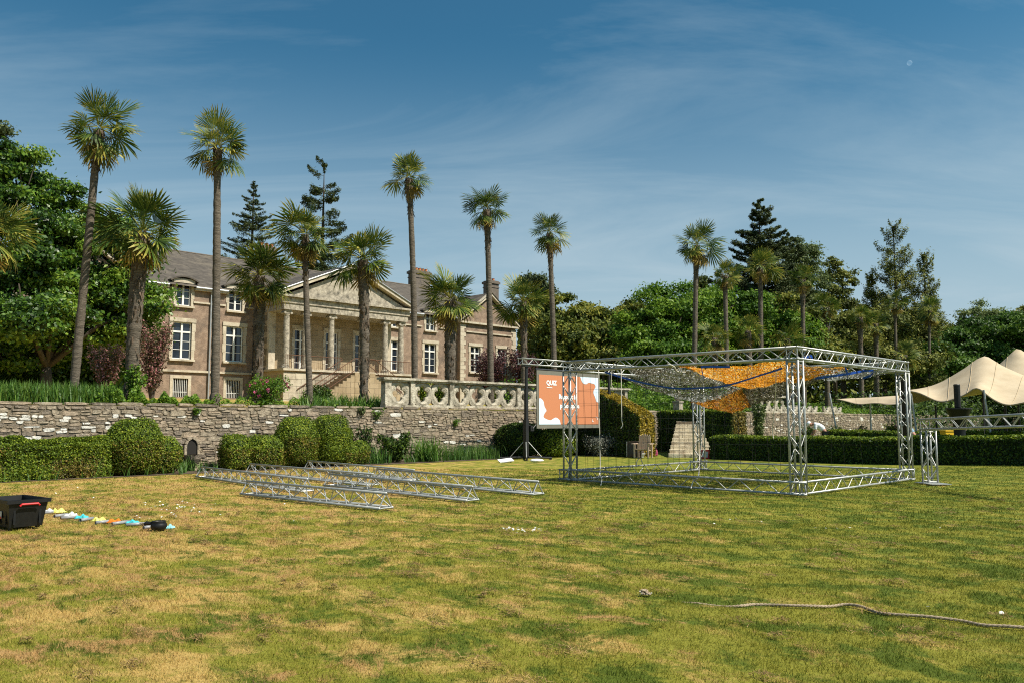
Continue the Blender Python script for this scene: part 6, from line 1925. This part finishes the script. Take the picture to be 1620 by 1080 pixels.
# ------------------------------------------------------------------ odds and ends near the steps
P = at(1017, 640, 34.9)
t = thing('garden_chair', 'pale wooden garden chair with tall slatted back by the hedge', 'chair', (P.x, P.y, 0.02), R(-25))
zt_ = z_at(1017, 686, P)
for k in range(5):
    part('back_slat', MB().prism([(-0.25 + 0.1 * k, 0.3), (-0.16 + 0.1 * k, 0.3), (-0.16 + 0.1 * k, zt_ - 0.05 - 0.03 * abs(k - 2)), (-0.205 + 0.1 * k, zt_ - 0.02 * abs(k - 2)), (-0.25 + 0.1 * k, zt_ - 0.05 - 0.03 * abs(k - 2))], 0.20, 0.225), 'wood_pale', t)
for k in range(4): part('seat_slat', MB().box((0, -0.28 + 0.13 * k, 0.36 - 0.02 * k), (0.52, 0.11, 0.025)), 'wood_pale', t)
for sx in (-1, 1):
    part('armrest', MB().box((sx * 0.34, -0.1, 0.58), (0.13, 0.62, 0.025)), 'wood_pale', t)
    part('leg', MB().box((sx * 0.29, -0.34, 0.285), (0.06, 0.06, 0.57)), 'wood_pale', t)
    part('leg', MB().box((sx * 0.29, 0.22, 0.285), (0.06, 0.06, 0.57)), 'wood_pale', t)
P = at(1004, 640, 35.6)
t = thing('flight_case', 'dark equipment case beside the wooden garden chair', 'case', (P.x, P.y, 0.0), R(-20))
part('body', MB().box((0, 0, 0.36), (0.62, 0.5, 0.62)), 'wood_dark', t)
part('front_panel', MB().box((0, -0.26, 0.36), (0.48, 0.02, 0.46)), 'black_metal', t)
mb = MB()
for sx in (-1, 1):
    for sy in (-1, 1): mb.box((sx * 0.31, sy * 0.25, 0.36), (0.03, 0.03, 0.64))
part('corner_trim', mb, 'aluminium', t)
for sx in (-1, 1): part('wheel', MB().tube([(sx * 0.24 - 0.02, -0.2, 0.05), (sx * 0.24 + 0.02, -0.2, 0.05)], 0.05, 10), 'black_metal', t)
P = at(1005, 640, 37.4)
t = thing('bird_bath', 'green mushroom shaped bird bath on a thin stem by the hedge', 'bird bath', (P.x, P.y, 0.0))
zt_ = z_at(1005, 674, P)
part('stem', MB().lathe([(0.10, 0), (0.04, 0.06), (0.03, zt_ - 0.22), (0.05, zt_ - 0.16)], (0, 0, 0), 10), 'verdigris', t)
part('bowl', MB().lathe([(0.05, zt_ - 0.18), (0.20, zt_ - 0.16), (0.16, zt_ - 0.08), (0.04, zt_)], (0, 0, 0), 14), 'verdigris', t, smooth=True)
g_ = ground_at(1010, 723)
t = thing('white_tub', 'white plastic tub on the lawn before the garden chair', 'tub', g_, R(10))
mb = MB().add([(-0.18, -0.12, 0), (0.18, -0.12, 0), (0.18, 0.12, 0), (-0.18, 0.12, 0), (-0.24, -0.16, 0.17), (0.24, -0.16, 0.17), (0.24, 0.16, 0.17), (-0.24, 0.16, 0.17), (-0.21, -0.13, 0.17), (0.21, -0.13, 0.17), (0.21, 0.13, 0.17), (-0.21, 0.13, 0.17), (-0.17, -0.11, 0.02), (0.17, -0.11, 0.02), (0.17, 0.11, 0.02), (-0.17, 0.11, 0.02)],
    [(3, 2, 1, 0), (0, 1, 5, 4), (1, 2, 6, 5), (2, 3, 7, 6), (3, 0, 4, 7), (4, 5, 9, 8), (5, 6, 10, 9), (6, 7, 11, 10), (7, 4, 8, 11), (8, 9, 13, 12), (9, 10, 14, 13), (10, 11, 15, 14), (11, 8, 12, 15), (12, 13, 14, 15)])
part('body', mb, 'slide_white', t); part('rim', MB().box((0, -0.165, 0.165), (0.5, 0.02, 0.03)), 'slide_white', t)
def soft_box(s, seed, bulge=0.12):
    rng = random.Random(seed); mb = MB(); n = 6; vs = []; fs = []
    idx = {}
    for i in range(n + 1):
        for j in range(n + 1):
            for k in range(n + 1):
                if 0 < i < n and 0 < j < n and 0 < k < n: continue
                x, y, z = i / n - 0.5, j / n - 0.5, k / n - 0.5
                r = math.sqrt(x * x + y * y + z * z); f = 1 - bulge * (r / 0.5) ** 2 * 0.7 + rng.uniform(-0.03, 0.03)
                idx[(i, j, k)] = len(vs); vs.append((x * s[0] * f, y * s[1] * f, (z * f + 0.5) * s[2]))
    for i in range(n):
        for j in range(n):
            for (a, b, c, d) in (((i, j, 0), (i, j + 1, 0), (i + 1, j + 1, 0), (i + 1, j, 0)), ((i, j, n), (i + 1, j, n), (i + 1, j + 1, n), (i, j + 1, n)),
                                 ((i, 0, j), (i + 1, 0, j), (i + 1, 0, j + 1), (i, 0, j + 1)), ((i, n, j), (i, n, j + 1), (i + 1, n, j + 1), (i + 1, n, j)),
                                 ((0, i, j), (0, i, j + 1), (0, i + 1, j + 1), (0, i + 1, j)), ((n, i, j), (n, i + 1, j), (n, i + 1, j + 1), (n, i, j + 1))):
                fs.append((idx[a], idx[b], idx[c], idx[d]))
    return mb.add(vs, fs)
g_ = ground_at(1036, 721)
t = thing('pink_bag', 'dusky pink bag on the ground at the foot of the steps', 'bag', g_, R(12))
part('body', soft_box((0.26, 0.2, 0.28), 1), 'pink_plastic', t, smooth=True); part('handle', MB().tube([(-0.08, 0, 0.27), (-0.05, 0, 0.34), (0.05, 0, 0.34), (0.08, 0, 0.27)], 0.012, 6), 'pink_plastic', t)
g_ = ground_at(1118, 725)
t = thing('shopping_bag', 'bright red shopping bag standing against the box hedge', 'bag', g_ + Vector((0, -0.1, 0)), R(-18))
part('body', MB().add([(-0.24, -0.1, 0), (0.24, -0.1, 0), (0.24, 0.1, 0), (-0.24, 0.1, 0), (-0.27, -0.07, 0.36), (0.26, -0.09, 0.38), (0.26, 0.1, 0.38), (-0.27, 0.09, 0.36)], [(3, 2, 1, 0), (0, 1, 5, 4), (1, 2, 6, 5), (2, 3, 7, 6), (3, 0, 4, 7)]), 'bag_red', t)
part('print', MB().add([(-0.2, -0.104, 0.08), (0.02, -0.104, 0.06), (0.06, -0.092, 0.30), (-0.2, -0.09, 0.31)], [(0, 1, 2, 3)]), 'label_grey', t)
for sy in (-1, 1): part('handle', MB().tube([(-0.1, sy * 0.085, 0.36), (-0.07, sy * 0.085, 0.47), (0.07, sy * 0.085, 0.47), (0.1, sy * 0.085, 0.37)], 0.01, 6), 'black_metal', t)
g_ = ground_at(800, 731)
t = thing('white_board', 'white foam board lying tilted beside the left tower', 'board', g_, R(20))
part('sheet', MB().box((0, 0, 0.09), (0.55, 0.32, 0.03)), 'slide_white', t); part('prop', MB().box((0.2, 0.05, 0.035), (0.08, 0.16, 0.07)), 'black_metal', t)
t.rotation_euler = (R(16), R(-6), R(20))
g_ = ground_at(849, 731)
t = thing('white_sack', 'plump white sandbag at the foot of the left tower', 'sandbag', g_ + Vector((0, -0.2, 0)), R(8))
part('body', soft_box((0.62, 0.34, 0.17), 3, 0.3), 'slide_white', t, smooth=True); part('seam', MB().tube([(-0.27, -0.02, 0.09), (0, -0.15, 0.085), (0.27, -0.02, 0.09)], 0.008, 5), 'label_grey', t)

# ------------------------------------------------------------------ foreground: tote box, pipes, cloths, rope
g_ = ground_at(15, 836)
tb = thing('storage_box', 'large black plastic storage box with red handle and wheels', 'storage box', (g_.x, g_.y + 0.12, 0.02), R(20))
# long side runs away to the left; open top with a wide rim
def tote(mb, l0, w0, l1, w1, h, t):
    o = [(-l0, -w0, 0), (l0, -w0, 0), (l0, w0, 0), (-l0, w0, 0), (-l1, -w1, h), (l1, -w1, h), (l1, w1, h), (-l1, w1, h)]
    i = [(-l1 + t, -w1 + t, h), (l1 - t, -w1 + t, h), (l1 - t, w1 - t, h), (-l1 + t, w1 - t, h), (-l0 + t, -w0 + t, t), (l0 - t, -w0 + t, t), (l0 - t, w0 - t, t), (-l0 + t, w0 - t, t)]
    mb.add(o + i, [(3, 2, 1, 0), (0, 1, 5, 4), (1, 2, 6, 5), (2, 3, 7, 6), (3, 0, 4, 7), (4, 5, 9, 8), (5, 6, 10, 9), (6, 7, 11, 10), (7, 4, 8, 11), (8, 9, 13, 12), (9, 10, 14, 13), (10, 11, 15, 14), (11, 8, 12, 15), (12, 13, 14, 15)])
bw, bl, bh = 0.22, 0.38, 0.385
mb = MB(); tote(mb, bl, bw, bl + 0.06, bw + 0.045, bh, 0.012)
mb.v = [(x, y, z + 0.03) for x, y, z in mb.v]
tb.rotation_euler = (0, 0, R(-38))
part('body', mb, 'black_plastic', tb)
mb = MB()
for s in (-1, 1):
    mb.box((0, s * (bw + 0.055), bh + 0.005), (2 * bl + 0.18, 0.035, 0.05)); mb.box((s * (bl + 0.07), 0, bh + 0.003), (0.035, 2 * bw + 0.10, 0.046))
part('rim', mb, 'black_plastic', tb)
for k in range(4): part('rib', MB().box((-0.3 + 0.2 * k, -bw - 0.022, 0.21), (0.03, 0.014, 0.28)), 'black_plastic', tb)
for s in (-1, 1): part('rib', MB().box((bl + 0.03, s * 0.17, 0.20), (0.014, 0.03, 0.26)), 'black_plastic', tb)
part('handle', MB().tube([(bl + 0.10, -0.13, bh - 0.055), (bl + 0.105, -0.11, bh - 0.03), (bl + 0.105, 0.11, bh - 0.03), (bl + 0.10, 0.13, bh - 0.055)], 0.014, 8), 'red_plastic', tb)
lb_ = part('label_sticker', MB().box((0.06, -bw - 0.034, 0.20), (0.26, 0.006, 0.10)), 'label_grey', tb)
part('label_band', MB().box((0.06, -bw - 0.038, 0.165), (0.26, 0.006, 0.03)), 'red_plastic', lb_)
for s in (-1, 1):
    part('wheel', MB().tube([(bl - 0.06, s * (bw - 0.02), 0.035), (bl - 0.06, s * (bw - 0.06), 0.035)], 0.04, 12), 'black_metal', tb)

def pipe(label, x0, y0, x1, y1):
    P, Q = ground_at(x0, y0), ground_at(x1, y1)
    t = thing('grey_pipe', label, 'pipe', (P.x, P.y, 0.028), math.atan2(Q.y - P.y, Q.x - P.x), 'grey pipes laid in a row on the lawn')
    L_ = (Q - P).length
    mb = MB(); n = 14; vs, fs = [], []
    for (xx, r) in ((0, 0.026), (L_, 0.026), (L_, 0.022), (0, 0.022)):
        for k in range(n):
            an = 2 * math.pi * k / n; vs.append((xx, r * math.cos(an), r * math.sin(an)))
    for i in range(4):
        for k in range(n): fs.append((i * n + k, i * n + (k + 1) % n, ((i + 1) % 4) * n + (k + 1) % n, ((i + 1) % 4) * n + k))
    part('tube', mb.add(vs, fs), 'grey_pipe', t, smooth=True)
    return t
pipe('grey pipe half hidden behind the black storage box', 70, 813, 91, 811)
pipe('grey pipe under the first white cloth, second in the row', 86, 818.5, 107, 816)
pipe('grey pipe in front of the first white cloth', 96, 821.5, 122, 819.5)
pipe('grey pipe just right of the first cyan cloth', 127, 825, 147, 822)
pipe('grey pipe right of the second yellow cloth', 151, 829, 176, 826.5)
pipe('grey pipe right of the orange cloth', 177, 831, 205, 827)
pipe('longest grey pipe, left of the black pot', 199, 832.5, 231, 830.5)
pipe('grey pipe end sticking out beside the black pot', 227, 837, 246, 834.5)
def cloth(label, x, y, w, h, m, seed):
    P = ground_at(x, y); k = P.y / F * 0.9
    t = thing('crumpled_cloth', label, 'cloth', (P.x, P.y, 0.005), 0, 'coloured cloths on the lawn')
    rng = random.Random(seed); nu, nv = 18, 12; W, Hh = w * k, h * k
    vs, fs = [], []
    ph = [rng.uniform(0, 6) for _ in range(4)]
    for i in range(nu + 1):
        for j in range(nv + 1):
            u, v = i / nu * 2 - 1, j / nv * 2 - 1
            edge = max(0, 1 - u * u) ** 0.5 * max(0, 1 - v * v) ** 0.5
            z = Hh * 0.8 * min(1, edge * 1.5) * (0.55 + 0.28 * math.sin(u * 5 + ph[0] + v * 2) + 0.22 * math.sin(u * 9 - v * 4 + ph[1])) + 0.012
            sh = 1 + 0.14 * math.sin(math.atan2(v, u) * 3 + ph[2])
            vs.append((u * W / 2 * sh, v * W * 0.42 * sh, max(0.006, z)))
    for i in range(nu):
        for j in range(nv):
            a = i * (nv + 1) + j; fs.append((a, a + nv + 1, a + nv + 2, a + 1))
    part('fabric', MB().add(vs, fs), m, t, smooth=True)
    part('hem', MB().tube([vs[i * (nv + 1)] for i in range(nu + 1)], 0.004, 4), m, t)
    return t
cloth('white cloth peeping out behind the black storage box', 77, 810, 15, 7, 'cloth_white', 1)
cloth('yellow cloth nearest to the black storage box', 93, 811, 19, 9, 'cloth_yellow', 2)
cloth('white crumpled cloth lying over two grey pipes', 113, 817, 18, 9, 'cloth_white', 3)
cloth('cyan cloth next to the white crumpled cloth', 131, 820, 18, 8, 'cloth_cyan', 4)
cloth('second yellow cloth, in the middle of the row', 155, 824.5, 19, 8, 'cloth_yellow', 5)
cloth('orange cloth in the row of pipes', 182, 826.5, 20, 7, 'cloth_orange', 6)
cloth('cyan cloth next to the orange one', 210, 828, 18, 7, 'cloth_cyan', 7)
cloth('pale cyan cloth at the far end beyond the black pot', 269, 836, 14, 8, 'cloth_pale_cyan', 8)
g_ = ground_at(251, 839)
pt_ = thing('black_pot', 'round black bowl with stub handle at the end of the pipe row', 'pot', (g_.x, g_.y, 0.0), R(10))
part('body', MB().lathe([(0.03, 0.005), (0.085, 0.015), (0.112, 0.06), (0.105, 0.10), (0.088, 0.125), (0.10, 0.14), (0.09, 0.14), (0.078, 0.12), (0.07, 0.04), (0.01, 0.03)], (0, 0, 0), 20), 'black_plastic', pt_, smooth=True)
part('grip', MB().tube([(-0.09, 0, 0.105), (-0.17, 0.01, 0.11), (-0.2, 0.01, 0.09)], [0.025, 0.03, 0.022], 8), 'black_plastic', pt_)

# thick three strand rope in the foreground
def rope(label, pts, r):
    P = [ground_at(x, y) for x, y in pts]
    for i, p in enumerate(P): p.z = gz(p.x, p.y) + min(0.020, -0.012 + 0.0045 * i) + 0.006 * math.sin(i * 1.9)
    t = thing('thick_rope', label, 'rope', P[0])
    Q = []
    for i in range(len(P) - 1):
        p0, p1, p2, p3 = P[max(i - 1, 0)], P[i], P[i + 1], P[min(i + 2, len(P) - 1)]
        n = max(3, int((p2 - p1).length / 0.008))
        for k in range(n):
            s = k / n
            Q.append(0.5 * ((2 * p1) + (p2 - p0) * s + (2 * p0 - 5 * p1 + 4 * p2 - p3) * s * s + (3 * p1 - p0 - 3 * p2 + p3) * s ** 3))
    Q.append(P[-1])
    for st_ in range(3):
        pts_, acc = [], 0.0
        for i in range(len(Q)):
            if i: acc += (Q[i] - Q[i - 1]).length
            d = (Q[min(i + 1, len(Q) - 1)] - Q[max(i - 1, 0)]).normalized()
            e1 = d.cross(Vector((0, 0, 1))).normalized(); e2 = e1.cross(d)
            ph = acc / 0.10 * 2 * math.pi + st_ * 2 * math.pi / 3
            pts_.append(Q[i] + (e1 * math.cos(ph) + e2 * math.sin(ph)) * r * 0.52 - t.location)
        part('strand', MB().tube(pts_, r * 0.56, 6), 'rope_tan', t, smooth=True)
    return t
rope('thick twisted rope snaking across the grass at the right', [(1076, 951), (1100, 953.5), (1125, 956), (1150, 959), (1172, 960), (1190, 957.5), (1215, 958), (1250, 961.5), (1290, 962.5), (1315, 961), (1337, 959.5), (1360, 963), (1388, 971), (1420, 975), (1470, 980), (1520, 985), (1555, 991), (1600, 995.5), (1650, 999)], 0.0125)
g_ = ground_at(1021, 943)
kt = thing('rope_knot', 'frayed knotted rope end lying alone on the grass', 'rope', g_)
rngk = random.Random(4); pts_ = []
for k in range(40):
    an = k * 0.7; pts_.append((0.035 * math.cos(an) * rngk.uniform(0.5, 1.2), 0.03 * math.sin(an * 1.3) * rngk.uniform(0.5, 1.2), 0.02 + 0.018 * (1 + math.sin(an * 0.9))))
part('coil', MB().tube(pts_, 0.008, 6), 'rope_tan', kt, smooth=True)
mb = MB()
for k in range(14):
    an = rngk.uniform(0, 6.28); mb.tube([(0.02 * math.cos(an), 0.02 * math.sin(an), 0.02), (0.06 * math.cos(an), 0.05 * math.sin(an), 0.015 + rngk.uniform(0, 0.03))], 0.003, 4)
part('frayed_end', mb, 'rope_white', kt)

# ------------------------------------------------------------------ the moon in the day sky
pm = at(1439, 100, 9000)
rm = 7.0 / 2 / F * pm.length * 1.0
bm = bmesh.new(); bmesh.ops.create_uvsphere(bm, u_segments=24, v_segments=14, radius=rm)
me = bpy.data.meshes.new('moon'); bm.to_mesh(me); bm.free()
mm = bpy.data.materials.new('moon_haze'); mm.use_nodes = True
nn, ll = mm.node_tree.nodes, mm.node_tree.links
bs = nn['Principled BSDF']; bs.inputs['Base Color'].default_value = (0.35, 0.35, 0.34, 1); bs.inputs['Roughness'].default_value = 1
tr = nn.new('ShaderNodeBsdfTransparent'); ad = nn.new('ShaderNodeAddShader')
bs.inputs['Specular IOR Level'].default_value = 0
df = nn.new('ShaderNodeBsdfDiffuse'); df.inputs[0].default_value = (0.06, 0.062, 0.062, 1)
ll.new(df.outputs[0], ad.inputs[0]); ll.new(tr.outputs[0], ad.inputs[1]); ll.new(ad.outputs[0], nn['Material Output'].inputs['Surface'])
me.materials.append(mm)
tag(link('moon', me, None, pm), 'pale half moon high in the blue sky', 'moon')
